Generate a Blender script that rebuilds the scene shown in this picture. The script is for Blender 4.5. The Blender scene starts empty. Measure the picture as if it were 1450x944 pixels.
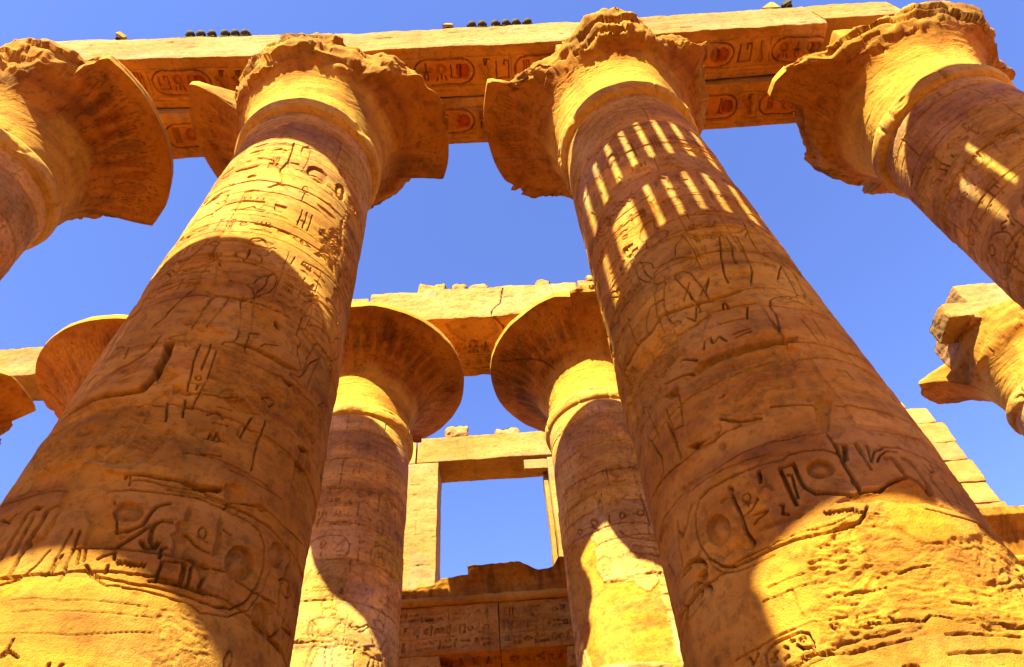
import bpy, math, random
import numpy as np
from mathutils import Matrix, Vector
C = bpy.context.scene
R = math.radians

# ------------------------------------------------------------------ camera
CAM = (3.506, -6.819, 1.6)
def camera():
    a, b, c = R(51.707), R(2.592), R(-5.573)
    fw = Vector((math.sin(b)*math.cos(a), math.cos(b)*math.cos(a), math.sin(a)))
    rt = Vector((math.cos(b), -math.sin(b), 0)); up = rt.cross(fw)
    r2 = math.cos(c)*rt + math.sin(c)*up; u2 = -math.sin(c)*rt + math.cos(c)*up
    cd = bpy.data.cameras.new('camera'); co = bpy.data.objects.new('camera', cd); C.collection.objects.link(co)
    co.matrix_world = Matrix(((r2.x, u2.x, -fw.x, CAM[0]), (r2.y, u2.y, -fw.y, CAM[1]), (r2.z, u2.z, -fw.z, CAM[2]), (0, 0, 0, 1)))
    cd.sensor_width = 36; cd.lens = 989.626/1450*36; cd.clip_start = 0.05; cd.clip_end = 3000
    C.camera = co
camera()

# ------------------------------------------------------------------ light
AZ, EL = R(18.3), R(42.2)                      # sun behind the camera, a little to the left
w = bpy.data.worlds.new('World'); C.world = w; w.use_nodes = True
nt = w.node_tree; nt.nodes.clear()
sky = nt.nodes.new('ShaderNodeTexSky'); sky.sky_type = 'NISHITA'; sky.sun_disc = False
sky.sun_elevation = EL; sky.sun_rotation = R(180+18.3)
sky.altitude = 1500; sky.air_density = 1.0; sky.dust_density = 0.3; sky.ozone_density = 4.0
bg = nt.nodes.new('ShaderNodeBackground'); bg.inputs[1].default_value = 0.060
wo = nt.nodes.new('ShaderNodeOutputWorld')
mxs = nt.nodes.new('ShaderNodeMix'); mxs.data_type = 'RGBA'; mxs.blend_type = 'MULTIPLY'; mxs.inputs[0].default_value = 1.0; mxs.inputs[7].default_value = (1.02, 0.99, 1.34, 1)
nt.links.new(sky.outputs[0], mxs.inputs[6]); nt.links.new(mxs.outputs[2], bg.inputs[0]); nt.links.new(bg.outputs[0], wo.inputs[0])
sl = bpy.data.lights.new('sun', 'SUN'); sl.energy = 5.0; sl.angle = R(0.5); sl.color = (1.0, 0.94, 0.44)
so = bpy.data.objects.new('sun', sl); C.collection.objects.link(so)
d_ = Vector((math.sin(AZ)*math.cos(EL), math.cos(AZ)*math.cos(EL), -math.sin(EL)))   # direction of travel
so.rotation_euler = d_.to_track_quat('-Z', 'Y').to_euler(); so.location = (-20, -50, 60)
C.view_settings.view_transform = 'Standard'; C.view_settings.look = 'None'
C.view_settings.exposure = 2.53; C.view_settings.gamma = 1
C.render.engine = 'CYCLES'; C.cycles.max_bounces = 8; C.cycles.diffuse_bounces = 6

# ------------------------------------------------------------------ noise
def _h(ix, iy, iz, s):
    n = (ix.astype(np.uint32)*np.uint32(374761393) + iy.astype(np.uint32)*np.uint32(668265263) + iz.astype(np.uint32)*np.uint32(2147483647) + np.uint32(s*974711 & 0xffffffff))
    n = (n ^ (n >> np.uint32(13)))*np.uint32(1274126177); n = n ^ (n >> np.uint32(16)); n = n*np.uint32(2246822519); n = n ^ (n >> np.uint32(15))
    return (n & np.uint32(0xffffff)).astype(np.float32)/np.float32(0xffffff)*2-1
def vn(x, y, z=None, s=0):
    x = np.asarray(x, np.float32); y = np.asarray(y, np.float32)
    if z is None: x, y = np.broadcast_arrays(x, y)
    else: x, y, z = np.broadcast_arrays(x, y, np.asarray(z, np.float32))
    fx = np.floor(x); fy = np.floor(y); u = x-fx; v = y-fy; u = u*u*(3-2*u); v = v*v*(3-2*v)
    ix = fx.astype(np.int64); iy = fy.astype(np.int64)
    def pl(iz): 
        a = _h(ix, iy, iz, s); b = _h(ix+1, iy, iz, s); c = _h(ix, iy+1, iz, s); d = _h(ix+1, iy+1, iz, s)
        return (a+(b-a)*u)*(1-v) + (c+(d-c)*u)*v
    if z is None: return pl(np.zeros_like(ix))
    z = np.broadcast_to(np.asarray(z, np.float32), x.shape); fz = np.floor(z); t = z-fz; t = t*t*(3-2*t); iz = fz.astype(np.int64)
    return pl(iz)*(1-t) + pl(iz+1)*t
def fbm(x, y, z=None, s=0, o=4):
    r = 0; a = 1.0; tot = 0
    for i in range(o):
        f = 2.03**i
        r = r + a*vn(np.asarray(x)*f+i*7.3, np.asarray(y)*f+i*3.1, None if z is None else np.asarray(z)*f+i*5.7, s+i); tot += a; a *= 0.5
    return r/tot*1.6
def sstep(e0, e1, x):
    t = np.clip((x-e0)/(e1-e0), 0, 1); return t*t*(3-2*t)

# ------------------------------------------------------------------ materials
def nodes_mat(name):
    m = bpy.data.materials.new(name); m.use_nodes = True; t = m.node_tree; t.nodes.clear()
    o = t.nodes.new('ShaderNodeOutputMaterial'); p = t.nodes.new('ShaderNodeBsdfPrincipled'); t.links.new(p.outputs[0], o.inputs[0])
    return m, t, p
def stone_mat(name, base, dark, pale, bump=0.35, grime=0.5, fine=1.0):
    m, t, p = nodes_mat(name); N = t.nodes.new; L = t.links.new
    p.inputs['Roughness'].default_value = 0.92; p.inputs['Specular IOR Level'].default_value = 0.15
    tc = N('ShaderNodeTexCoord')
    mp = N('ShaderNodeMapping'); mp.inputs['Scale'].default_value = (0.35, 0.35, 1.6); L(tc.outputs['Object'], mp.inputs[0])
    def noise(src, sc, det=6, ro=0.6):
        n = N('ShaderNodeTexNoise'); n.inputs['Scale'].default_value = sc; n.inputs['Detail'].default_value = det; n.inputs['Roughness'].default_value = ro
        L(src, n.inputs['Vector']); return n.outputs['Fac']
    def ramp(src, a, b):
        r = N('ShaderNodeMapRange'); r.inputs[1].default_value = a; r.inputs[2].default_value = b; L(src, r.inputs[0]); return r.outputs[0]
    def mix(f, a, b, mode='MIX'):
        x = N('ShaderNodeMix'); x.data_type = 'RGBA'; x.blend_type = mode
        if isinstance(f, float): x.inputs[0].default_value = f
        else: L(f, x.inputs[0])
        for i, v in ((6, a), (7, b)):
            if isinstance(v, tuple): x.inputs[i].default_value = (*v, 1)
            else: L(v, x.inputs[i])
        return x.outputs[2]
    n1 = noise(mp.outputs[0], 1.6, 8, 0.62); n2 = noise(tc.outputs['Object'], 0.55, 5); n3 = noise(tc.outputs['Object'], 9.0, 6, 0.7); n4 = noise(tc.outputs['Object'], 60.0*fine, 4, 0.7)
    c = mix(ramp(n1, 0.42, 0.70), base, dark); c = mix(ramp(n2, 0.48, 0.75), c, pale)
    g = N('ShaderNodeMath'); g.operation = 'MULTIPLY'; g.inputs[1].default_value = grime; L(ramp(n3, 0.5, 0.78), g.inputs[0])
    c = mix(g.outputs[0], c, tuple(v*0.55 for v in dark))
    at = N('ShaderNodeAttribute'); at.attribute_name = 'tint'; c = mix(1.0, c, at.outputs['Color'], 'MULTIPLY')
    L(c, p.inputs['Base Color'])
    mus = N('ShaderNodeTexMusgrave') if False else None
    vo = N('ShaderNodeTexVoronoi'); vo.inputs['Scale'].default_value = 26*fine; L(tc.outputs['Object'], vo.inputs['Vector'])
    pit = ramp(vo.outputs['Distance'], 0.0, 0.22)
    ms = N('ShaderNodeMath'); ms.operation = 'MULTIPLY_ADD'; L(n4, ms.inputs[0]); ms.inputs[1].default_value = 0.5; L(n3, ms.inputs[2])
    m2 = N('ShaderNodeMath'); m2.operation = 'MULTIPLY_ADD'; L(pit, m2.inputs[0]); m2.inputs[1].default_value = 0.18; L(ms.outputs[0], m2.inputs[2])
    b = N('ShaderNodeBump'); b.inputs['Strength'].default_value = bump; b.inputs['Distance'].default_value = 0.03
    L(m2.outputs[0], b.inputs['Height']); L(b.outputs[0], p.inputs['Normal'])
    return m
SAND = stone_mat('carved_sandstone', (0.42, 0.187, 0.018), (0.21, 0.078, 0.013), (0.50, 0.26, 0.050), 1.0, 0.85)
PALE = stone_mat('weathered_sandstone', (0.29, 0.145, 0.040), (0.22, 0.10, 0.024), (0.34, 0.188, 0.075), 0.8, 0.6)
BELL = stone_mat('painted_sandstone', (0.34, 0.130, 0.014), (0.21, 0.066, 0.008), (0.40, 0.18, 0.028), 0.8, 0.7)
GRND = stone_mat('sandy_ground', (0.35, 0.165, 0.055), (0.29, 0.13, 0.042), (0.40, 0.195, 0.07), 0.4, 0.3)
def plain_mat(name, col, rough=0.6, metal=0.0):
    m, t, p = nodes_mat(name); N = t.nodes.new; L = t.links.new
    tc = N('ShaderNodeTexCoord'); n = N('ShaderNodeTexNoise'); n.inputs['Scale'].default_value = 14; L(tc.outputs['Object'], n.inputs['Vector'])
    x = N('ShaderNodeMix'); x.data_type = 'RGBA'; L(n.outputs['Fac'], x.inputs[0]); x.inputs[6].default_value = (*[v*0.7 for v in col], 1); x.inputs[7].default_value = (*[min(1, v*1.2) for v in col], 1)
    L(x.outputs[2], p.inputs['Base Color']); p.inputs['Roughness'].default_value = rough; p.inputs['Specular IOR Level'].default_value = 0.2; p.inputs['Metallic'].default_value = metal
    return m
BLACK = plain_mat('black_lamp_metal', (0.040, 0.028, 0.022), 0.85); GLASS = plain_mat('lamp_lens', (0.25, 0.22, 0.19), 0.15); YEL = plain_mat('ochre_lamp_metal', (0.22, 0.13, 0.035), 0.9)

# ------------------------------------------------------------------ objects
def mesh_obj(name, V, F, mat, parent=None, tint=None, smooth=True):
    V = np.asarray(V, np.float32).reshape(-1, 3); F = np.asarray(F, np.int32)
    me = bpy.data.meshes.new(name); me.vertices.add(len(V)); me.vertices.foreach_set('co', V.ravel())
    n = F.shape[1]; me.loops.add(F.size); me.loops.foreach_set('vertex_index', F.ravel())
    me.polygons.add(len(F)); me.polygons.foreach_set('loop_start', np.arange(0, F.size, n, dtype=np.int32))
    me.polygons.foreach_set('use_smooth', np.full(len(F), smooth))
    at = me.attributes.new('tint', 'FLOAT_COLOR', 'POINT')
    col = np.ones((len(V), 4), np.float32)
    if tint is not None: col[:, :3] = np.asarray(tint, np.float32).reshape(-1, 3) if np.ndim(tint) > 1 else tint
    at.data.foreach_set('color', col.ravel())
    me.update(calc_edges=True); me.validate(); me.materials.append(mat)
    o = bpy.data.objects.new(name, me); C.collection.objects.link(o)
    if parent: o.parent = parent
    return o
def empty(name, label, cat, loc, group=None):
    o = bpy.data.objects.new(name, None); C.collection.objects.link(o); o.location = loc; o.empty_display_size = 0.3
    return tag(o, label, cat, group)
def tag(o, label=None, cat=None, group=None, kind=None):
    for k, v in (('label', label), ('category', cat), ('group', group), ('kind', kind)):
        if v: o[k] = v
    return o
def grid_faces(nr, nc, closed=False, off=0, flip=False):
    r = np.arange(nr-1)[:, None]; c = np.arange(nc if closed else nc-1)[None, :]; c2 = (c+1) % nc
    a = r*nc+c; b = r*nc+c2; d = (r+1)*nc+c; e = (r+1)*nc+c2
    F = np.stack([np.broadcast_to(x, (nr-1, c.shape[1])) for x in ((a, d, e, b) if flip else (a, b, e, d))], -1).reshape(-1, 4)
    return F+off

# ------------------------------------------------------------------ carving
class Canvas:
    """A height field over a surface unrolled to u (across) and z (up), in metres."""
    def __init__(s, u, z, seed=0, warp=0.012):
        s.u, s.z, s.seed = np.asarray(u, np.float32), np.asarray(z, np.float32), seed
        U, Z = np.meshgrid(s.u, s.z)
        s.U = U+warp*fbm(U*3, Z*3, s=seed+1, o=3)+warp*.5*vn(U*14, Z*14, s=seed+5); s.Z = Z+warp*fbm(U*3, Z*3, s=seed+2, o=3)+warp*.5*vn(U*14, Z*14, s=seed+6)
        s.U0, s.Z0 = U, Z; s.h = np.zeros_like(U); s.rough = np.zeros_like(U); s.tint = np.ones(U.shape+(3,), np.float32)
    def win(s, p, m):
        lo = p.min(0)-m; hi = p.max(0)+m
        i0, i1 = np.searchsorted(s.u, [lo[0], hi[0]]); j0, j1 = np.searchsorted(s.z, [lo[1], hi[1]])
        if i1-i0 < 1 or j1-j0 < 1: return None
        return slice(j0, j1), slice(i0, i1)
    @staticmethod
    def dist(X, Y, p):
        d = np.full(X.shape, 1e9, np.float32)
        for a, b in zip(p[:-1], p[1:]):
            ab = b-a; L = max(float(ab@ab), 1e-12)
            t = np.clip(((X-a[0])*ab[0]+(Y-a[1])*ab[1])/L, 0, 1)
            d = np.minimum(d, (X-a[0]-t*ab[0])**2+(Y-a[1]-t*ab[1])**2)
        return np.sqrt(d)
    @staticmethod
    def inside(X, Y, p):
        r = np.zeros(X.shape, bool); n = len(p)
        for i in range(n):
            a, b = p[i], p[(i+1) % n]
            if a[1] == b[1]: continue
            c = ((a[1] > Y) != (b[1] > Y)) & (X < (b[0]-a[0])*(Y-a[1])/(b[1]-a[1])+a[0]); r ^= c
        return r
    def groove(s, p, w, d, dark=0.0):
        p = np.asarray(p, np.float32).reshape(-1, 2); k = s.win(p, w+.05)
        if k is None: return
        D = s.dist(s.U[k], s.Z[k], p); w = max(w*.78, .014); f = 1-sstep(w*.28, w*.52, D); d *= 1.5
        s.h[k] = s.h[k]*(1-.6*f)-d*f
        if dark: s.tint[k] *= (1-dark*f)[..., None]  # tint darkens the cut
    def sd(s, k, p):
        q = np.vstack([p, p[:1]]); D = s.dist(s.U[k], s.Z[k], q); return np.where(s.inside(s.U[k], s.Z[k], p), D, -D)
    def disc(s, p, d, dome):
        p = np.asarray(p, np.float32).reshape(-1, 2); k = s.win(p, .05)
        if k is None: return
        D = s.sd(k, p); r = max(float(D.max()), .01)
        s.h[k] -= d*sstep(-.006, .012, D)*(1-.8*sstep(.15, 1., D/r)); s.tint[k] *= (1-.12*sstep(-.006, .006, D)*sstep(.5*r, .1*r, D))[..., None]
    def poly(s, p, d, e):
        p = np.asarray(p, np.float32).reshape(-1, 2); k = s.win(p, .05+e)
        if k is None: return
        D = s.sd(k, p)+.012*fbm(s.U0[k]*9, s.Z0[k]*9, s=s.seed+9, o=3); s.h[k] -= d*sstep(-.01, e, D)
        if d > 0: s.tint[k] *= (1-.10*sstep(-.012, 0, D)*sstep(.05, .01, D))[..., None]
    def plaster(s, p, d, col=(.92, .84, .62)):
        p = np.asarray(p, np.float32).reshape(-1, 2); k = s.win(p, .08)
        if k is None: return
        D = s.sd(k, p)+.02*fbm(s.U0[k]*7, s.Z0[k]*7, s=s.seed+11, o=3); f = sstep(-.008, .03, D)
        sm = -d+.006*fbm(s.U0[k]*4, s.Z0[k]*4, s=s.seed+12, o=2)
        s.h[k] = s.h[k]*(1-f)+sm*f; s.rough[k] *= 1-f
        s.tint[k] = s.tint[k]*(1-.9*f[..., None])+np.array(col, np.float32)*.9*f[..., None]
    def rub(s, p, amp, d=0.0):
        p = np.asarray(p, np.float32).reshape(-1, 2); k = s.win(p, .12)
        if k is None: return
        D = s.sd(k, p)+.06*fbm(s.U0[k]*5, s.Z0[k]*5, s=s.seed+21, o=3); f = sstep(-.02, .05, D)
        s.h[k] = s.h[k]*(1-.65*f)-d*f; s.rough[k] = np.maximum(s.rough[k], amp*f)
    def mark(s, L):
        for kind, x, y, p in L:
            if kind == 'r': s.rub(p, x, y)
        for kind, x, y, p in L:
            if kind == 'p': s.poly(p, x, y)
            elif kind == 'o': s.disc(p, x, y)
        for kind, x, y, p in L:
            if kind == 'g': s.groove(p, x, y*1.7, .2)
            elif kind == 'm': s.plaster(p, x)
        for kind, x, y, p in L:
            if kind == 'k': s.groove(p, x*1.1, y*1.6, .25)
    def glyph(s, g, u, z, w, h, d=.015, lw=.018, rot=False):
        for it in GLYPHS[g]:
            q = np.asarray(it[1], np.float32).reshape(-1, 2)
            q = np.stack([u+q[:, 0]*w, z+q[:, 1]*h], 1)
            if it[0] == 's': s.groove(q, lw, d*1.6, .2)
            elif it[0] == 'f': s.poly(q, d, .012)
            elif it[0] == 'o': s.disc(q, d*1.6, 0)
    def row(s, u0, u1, z, h, rng, d=.015, lw=.018, keep=.85, gap=.2):
        u = u0
        while u < u1:
            w = h*rng.choice([.35, .5, .6, .8, .9]); g = rng.randrange(len(GLYPHS))
            if rng.random() < keep:
                if w > .7*h and rng.random() < .6:      # two flat signs stacked
                    s.glyph(rng.choice(FLAT), u, z+h*.55, w, h*.4, d, lw); s.glyph(rng.choice(FLAT), u, z+h*.02, w, h*.4, d, lw)
                else: s.glyph(g, u, z, w, h, d, lw)
            u += w+h*gap
    def rule(s, z, w=.018, d=.012, u0=-9, u1=9):
        u = np.linspace(max(u0, s.u[0]), min(u1, s.u[-1]), 60)
        s.groove(np.stack([u, z+0*u], 1), w, d, .08)
    def joint(s, z, rng, w=.02, d=.03):
        u = np.linspace(s.u[0], s.u[-1], 120); ph = rng.random()*99
        zz = z+.05*fbm(u*.5+ph, u*0, s=s.seed+31, o=3)+.015*vn(u*6+ph, u*0, s=s.seed+32)
        W = w*(1+.8*vn(u*1.3, u*0+ph, s=s.seed+33)); p = np.stack([u, zz], 1)
        for i in range(0, 118, 6):
            ww = float(W[i:i+7].mean())
            if ww > .008: s.groove(p[i:i+7], ww*1.2, d*ww/w, .22)
            if rng.random() < .16:                          # chipped arris
                c = p[i]+[0, rng.uniform(-.03, .03)]; n = 9; t = np.linspace(0, 2*np.pi, n, endpoint=False)
                rr = np.array([rng.uniform(.5, 1) for _ in t]); s.poly(np.stack([c[0]+rr*np.cos(t)*rng.uniform(.06, .25), c[1]+rr*np.sin(t)*rng.uniform(.03, .09)], 1), .03, .03)
    def drums(s, rng, z0, dz, skip=(0, 0)):
        """stacked half-drums: each sits a little proud or shy of the next and has its own tone"""
        k = np.floor((s.Z0-z0+.05*vn(s.U0*.5, s.Z0*0, s=s.seed+31))/dz).astype(int); ks = k-k.min()
        for i in range(int(ks.max())+1):
            c = rng.uniform(-2, 2); L = s.U0 < c+.02*np.sin(s.Z0*5)
            for half in (L, ~L):
                m = (ks == i) & half; s.h[m] += rng.uniform(-.012, .012); t = rng.uniform(.78, 1.08); s.tint[m] *= np.array([t, t*rng.uniform(.93, 1.06), t*rng.uniform(.9, 1.6)], np.float32)
            z1 = float(s.Z0[ks == i].min())
            if z1 < skip[1] and z1+dz > skip[0]: continue
            s.groove([(c, z1), (c+.03, z1+dz*.5), (c-.01, z1+dz)], .018, .03, .15)
    def finish(s, base=.006, blot=1.0):
        U, Z, S = s.U0, s.Z0, s.seed
        gm = sstep(.42, .62, fbm(U*.9+3, Z*1.3, s=S+57, o=5))*.55*blot      # dull repair mortar and dust
        s.tint = s.tint*(1-gm[..., None])+np.array([.84, .90, 1.7], np.float32)*gm[..., None]*s.tint.mean(-1, keepdims=True)
        sp = sstep(.3, .75, fbm(U*7, Z*9, s=S+58, o=4))*.22*blot; s.tint *= (1-sp)[..., None]
        # tooth of the quarry bed: long soft horizontal streaks and shallow hollows everywhere
        s.h += base*.8*fbm(U*1.2, Z*7, s=S+41, o=4)+base*fbm(U*.8, Z*.9, s=S+42, o=4)*1.5
        er = sstep(.25, .75, fbm(U*.7, Z*1.0, s=S+43, o=4))*base*2.2; r = np.maximum(s.rough*(.55+.45*sstep(-.35, .35, fbm(U*1.5, Z*2.2, s=S+48, o=3))), er)
        ch = 1-np.abs(fbm(U*15+.8*fbm(U*2, Z*2, s=S+47), Z*36+3*fbm(U*2, Z*2, s=S+44), s=S+45, o=3))*1.5
        s.h += r*np.clip(.75*fbm(U*10+.8*fbm(U*2, Z*2, s=S+47), Z*30+3*fbm(U*2, Z*2, s=S+44), s=S+45, o=4)+.25*(ch-.75), -.65, .5)+r*.5*fbm(U*2.2, Z*3.5, s=S+46, o=3)
        b = fbm(U*.6, Z*.8, s=S+51, o=5); t = 1-.10*blot*sstep(.1, .8, b)
        s.tint *= t[..., None]
        st = sstep(.3, .9, fbm(U*2.5, Z*.22, s=S+52, o=4)); s.tint *= (1-blot*.16*st)[..., None]*np.array([1, .985, .97], np.float32)

def ring(cx, cy, rx, ry, n=10, a0=0, a1=6.283):
    return [c for t in np.linspace(a0, a1, n) for c in (cx+rx*math.cos(t), cy+ry*math.sin(t))]
def zz(x0, x1, y, a, n): return [c for i in range(n+1) for c in (x0+(x1-x0)*i/n, y+(a if i % 2 else -a))]
GLYPHS = [
 [('o', ring(.5, .5, .46, .46))],                                                                    # sun disc
 [('f', [.3, .0, .38, .0, .38, .35, .62, .8, .5, 1, .28, .8, .24, .4])],                            # reed leaf
 [('s', zz(0, 1, .62, .1, 8)), ('s', zz(0, 1, .32, .1, 8))],                                        # water
 [('s', ring(.5, .76, .17, .22)), ('s', [.5, .55, .5, 0]), ('s', [.2, .48, .8, .48])],              # ankh
 [('f', [.05, .3, .3, .55, .5, .9, .68, 1, .82, .9, .7, .78, .72, .5, .55, .25, .3, .22]), ('s', [.45, .25, .42, .02, .58, .02]), ('s', [.56, .25, .6, .02, .75, .02])],  # bird
 [('s', [0, .5, .25, .68, .55, .7, 1, .5, .6, .34, .28, .36, 0, .5]), ('o', ring(.5, .52, .13, .14))],  # eye
 [('f', [0, .7, 1, .7, .85, .4, .6, .25, .4, .25, .15, .4])],                                        # basket
 [('f', [.4, 0, .52, 0, .55, .5, .75, .85, .6, 1, .42, .9, .36, .5]), ],                            # feather
 [('s', [.1, .1, .1, .9, .9, .9, .9, .1, .6, .1, .6, .3])],                                          # house
 [('s', [0, .5, .3, .68, .7, .68, 1, .5, .7, .34, .3, .34, 0, .5])],                                # mouth
 [('f', [.3, .0, .75, .0, .8, .25, .55, .35, .66, .6, .62, .72, .7, .85, .55, 1, .4, .9, .42, .7, .25, .5])],  # seated figure
 [('s', [.5, 0, .5, .8, .3, .95, .6, .9, .8, .98]), ('s', [.42, 0, .58, 0])],                        # sceptre
 [('s', [.3, 0, .3, .9]), ('s', [.5, 0, .5, .9]), ('s', [.7, 0, .7, .9])],                           # three strokes
 [('f', [.1, .1, .9, .1, .9, .45, .1, .45]), ('s', [.2, .55, .2, .9]), ('s', [.4, .55, .4, .9]), ('s', [.6, .55, .6, .9]), ('s', [.8, .55, .8, .9])],  # game board
 [('s', [0, .35, .35, .42, .62, .8, .7, .55, 1, .5]), ('s', [0, .3, 1, .3])],                        # horned viper
 [('f', [0, .2, .5, .75, 1, .2])],                                                                   # hill
 [('o', ring(.5, .35, .4, .33)), ('s', [.2, .75, .1, 1]), ('s', [.8, .75, .9, 1]), ('s', [.5, .7, .5, .95])],  # scarab
 [('s', [.25, 0, .3, .6, .55, .95, .7, .8, .6, .6]), ('s', [.6, 0, .6, .55])],                       # crook
]
FLAT = [2, 5, 6, 9, 14, 15, 13]
FIG = [[-.17, 0, -.04, 0, -.05, .03, -.10, .05, -.09, .22, -.03, .43, -.11, .43, -.15, .22, -.15, .04],
       [.07, 0, .22, 0, .21, .03, .14, .05, .13, .22, .10, .41, .01, .42, .05, .22, .08, .04],
       [-.12, .42, .12, .40, .20, .47, .08, .55, -.07, .55], [-.07, .55, .07, .55, .10, .66, .17, .72, .15, .75, .03, .77, -.03, .77, -.15, .74, -.15, .71, -.08, .64],
       [-.02, .77, .03, .77, .04, .80, .08, .80, .09, .83, .10, .85, .07, .88, 0, .89, -.06, .86, -.07, .78], [-.07, .87, .05, .90, .03, .97, .05, 1.03, -.01, 1.06, -.06, 1.02, -.10, .93],
       [.15, .75, .19, .72, .24, .64, .37, .68, .38, .71, .25, .70, .19, .77], [-.15, .74, -.19, .70, -.19, .58, -.13, .48, -.10, .49, -.14, .59, -.13, .68]]
def chaikin(p, n=2):
    for _ in range(n):
        q = np.roll(p, -1, 0); p = np.stack([.78*p+.22*q, .22*p+.78*q], 1).reshape(-1, 2)
    return np.vstack([p, p[:1]])
def figure(cv, u, z, H, flip=1, d=.03, lw=.028):
    """a striding king with kilt and tall crown, cut in sunk relief"""
    for p in FIG:
        q = np.array(p, np.float32).reshape(-1, 2)*H; q[:, 0] *= flip; q = q+np.array([u, z], np.float32)
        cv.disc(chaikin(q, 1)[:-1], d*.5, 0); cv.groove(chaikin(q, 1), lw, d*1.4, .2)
def cartouche(cv, u, z, w, h, rng, d=.025, lw=.028, n=4):
    r = h/2; t = np.linspace(-np.pi/2, np.pi/2, 8)
    p = [(u+w-r+r*np.cos(a), z+r+r*np.sin(a)) for a in t]+[(u+r-r*np.cos(a), z+r-r*np.sin(a)) for a in t]; p.append(p[0])
    cv.groove(p, lw, d*1.5, .2); x = u+r*.5
    while x < u+w-r*1.1:
        g = rng.choice([0, 0, 1, 3, 4, 10, 12, 16, 11, 8]); cv.glyph(g, x, z+h*.16, h*.5, h*.66, d, lw*.8); x += h*.6

# ------------------------------------------------------------------ ground
g = np.array([-2000, -600, -120, -40, -20, -10, 0, 10, 20, 40, 120, 600, 2000.])
X_, Y_ = np.meshgrid(g, g)
tag(mesh_obj('ground', np.stack([X_, Y_, 0*X_], -1), grid_faces(13, 13), GRND), kind='structure')

# ------------------------------------------------------------------ roughly squared stone
def rough_box(name, x0, x1, y0, y1, z0, z1, mat=SAND, parent=None, res=.12, rnd=.05, amp=.03, seed=0, carve=None, slope=0.0, broken=None, tint=None, carve_res=.025, chip=.5):
    """a stone block, its origin at the middle of its base, worn edges, optional carving on faces '-y' or '-z'"""
    rg = random.Random(seed*7+3); tone = rg.uniform(.84, 1.06); tint = np.array([tone, tone*rg.uniform(.95, 1.04), tone*rg.uniform(.9, 1.5)])*(1 if tint is None else np.array(tint))
    c = np.array([(x0+x1)/2, (y0+y1)/2, (z0+z1)/2]); hs = np.array([(x1-x0)/2, (y1-y0)/2, (z1-z0)/2]); VV = []; FF = []; TT = []; off = 0
    for ax, sg in ((0, -1), (0, 1), (1, -1), (1, 1), (2, -1), (2, 1)):
        a, b = {0: (1, 2), 1: (0, 2), 2: (0, 1)}[ax]
        key = ('-' if sg < 0 else '+')+'xyz'[ax]; fn = (carve or {}).get(key); r = carve_res if fn else res
        na = int(np.clip(2*hs[a]/r, 3, 520)); nb = int(np.clip(2*hs[b]/r, 3, 260))
        A, B = np.meshgrid(np.linspace(-hs[a], hs[a], na), np.linspace(-hs[b], hs[b], nb))
        P = np.zeros(A.shape+(3,)); P[..., a] = A; P[..., b] = B; P[..., ax] = sg*hs[ax]
        rr = rnd*(1+chip*1.6*np.maximum(0, fbm(*(np.moveaxis(P, -1, 0)*1.7+seed*3.7), s=seed, o=3)))
        hi = hs-np.minimum(rr[..., None], hs*.9); q = np.maximum(np.abs(P)-hi, 0); n = np.linalg.norm(q, axis=-1, keepdims=True)
        m = (q > 0).sum(-1) > 1
        P = np.where(m[..., None], np.sign(P)*(hi*0+np.minimum(np.abs(P), hi)+q*rr[..., None]/np.maximum(n, 1e-6)), P)
        G = P+c; nz = np.stack([fbm(*(np.moveaxis(G, -1, 0)*k+seed*2.3), s=seed+17*i, o=4) for i, k in ((1, 1.1), (2, 1.1), (3, 1.1))], -1)
        fz = fbm(G[..., 0]*5, G[..., 1]*5, G[..., 2]*7, s=seed+5, o=3)
        D = nz*amp; D[..., ax] += fz*amp*.35
        if broken: D = D+broken(G)
        t = np.ones(A.shape+(3,), np.float32)
        if fn:
            cv = Canvas(A[0]+c[a], B[:, 0]+c[b], seed=seed+ax, warp=.01); fn(cv); cv.finish(.005)
            e = np.minimum(np.minimum(hs[a]-np.abs(A), hs[b]-np.abs(B))/.12, 1); e = np.clip(e, 0, 1)
            D[..., ax] += sg*cv.h*e; t = cv.tint
        if tint is not None: t = t*np.array(tint, np.float32)
        P = P+D; P[..., 2] += slope*P[..., 0]+hs[2]
        VV.append(P.reshape(-1, 3)); FF.append(grid_faces(nb, na, off=off, flip=(sg > 0) ^ (ax != 1) ^ True)); TT.append(t.reshape(-1, 3)); off += P.size//3
    o = mesh_obj(name, np.vstack(VV), np.vstack(FF), mat, parent, np.vstack(TT))
    w = Vector((c[0], c[1], z0)); o.location = w-(parent.location if parent else Vector())
    return o

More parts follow.
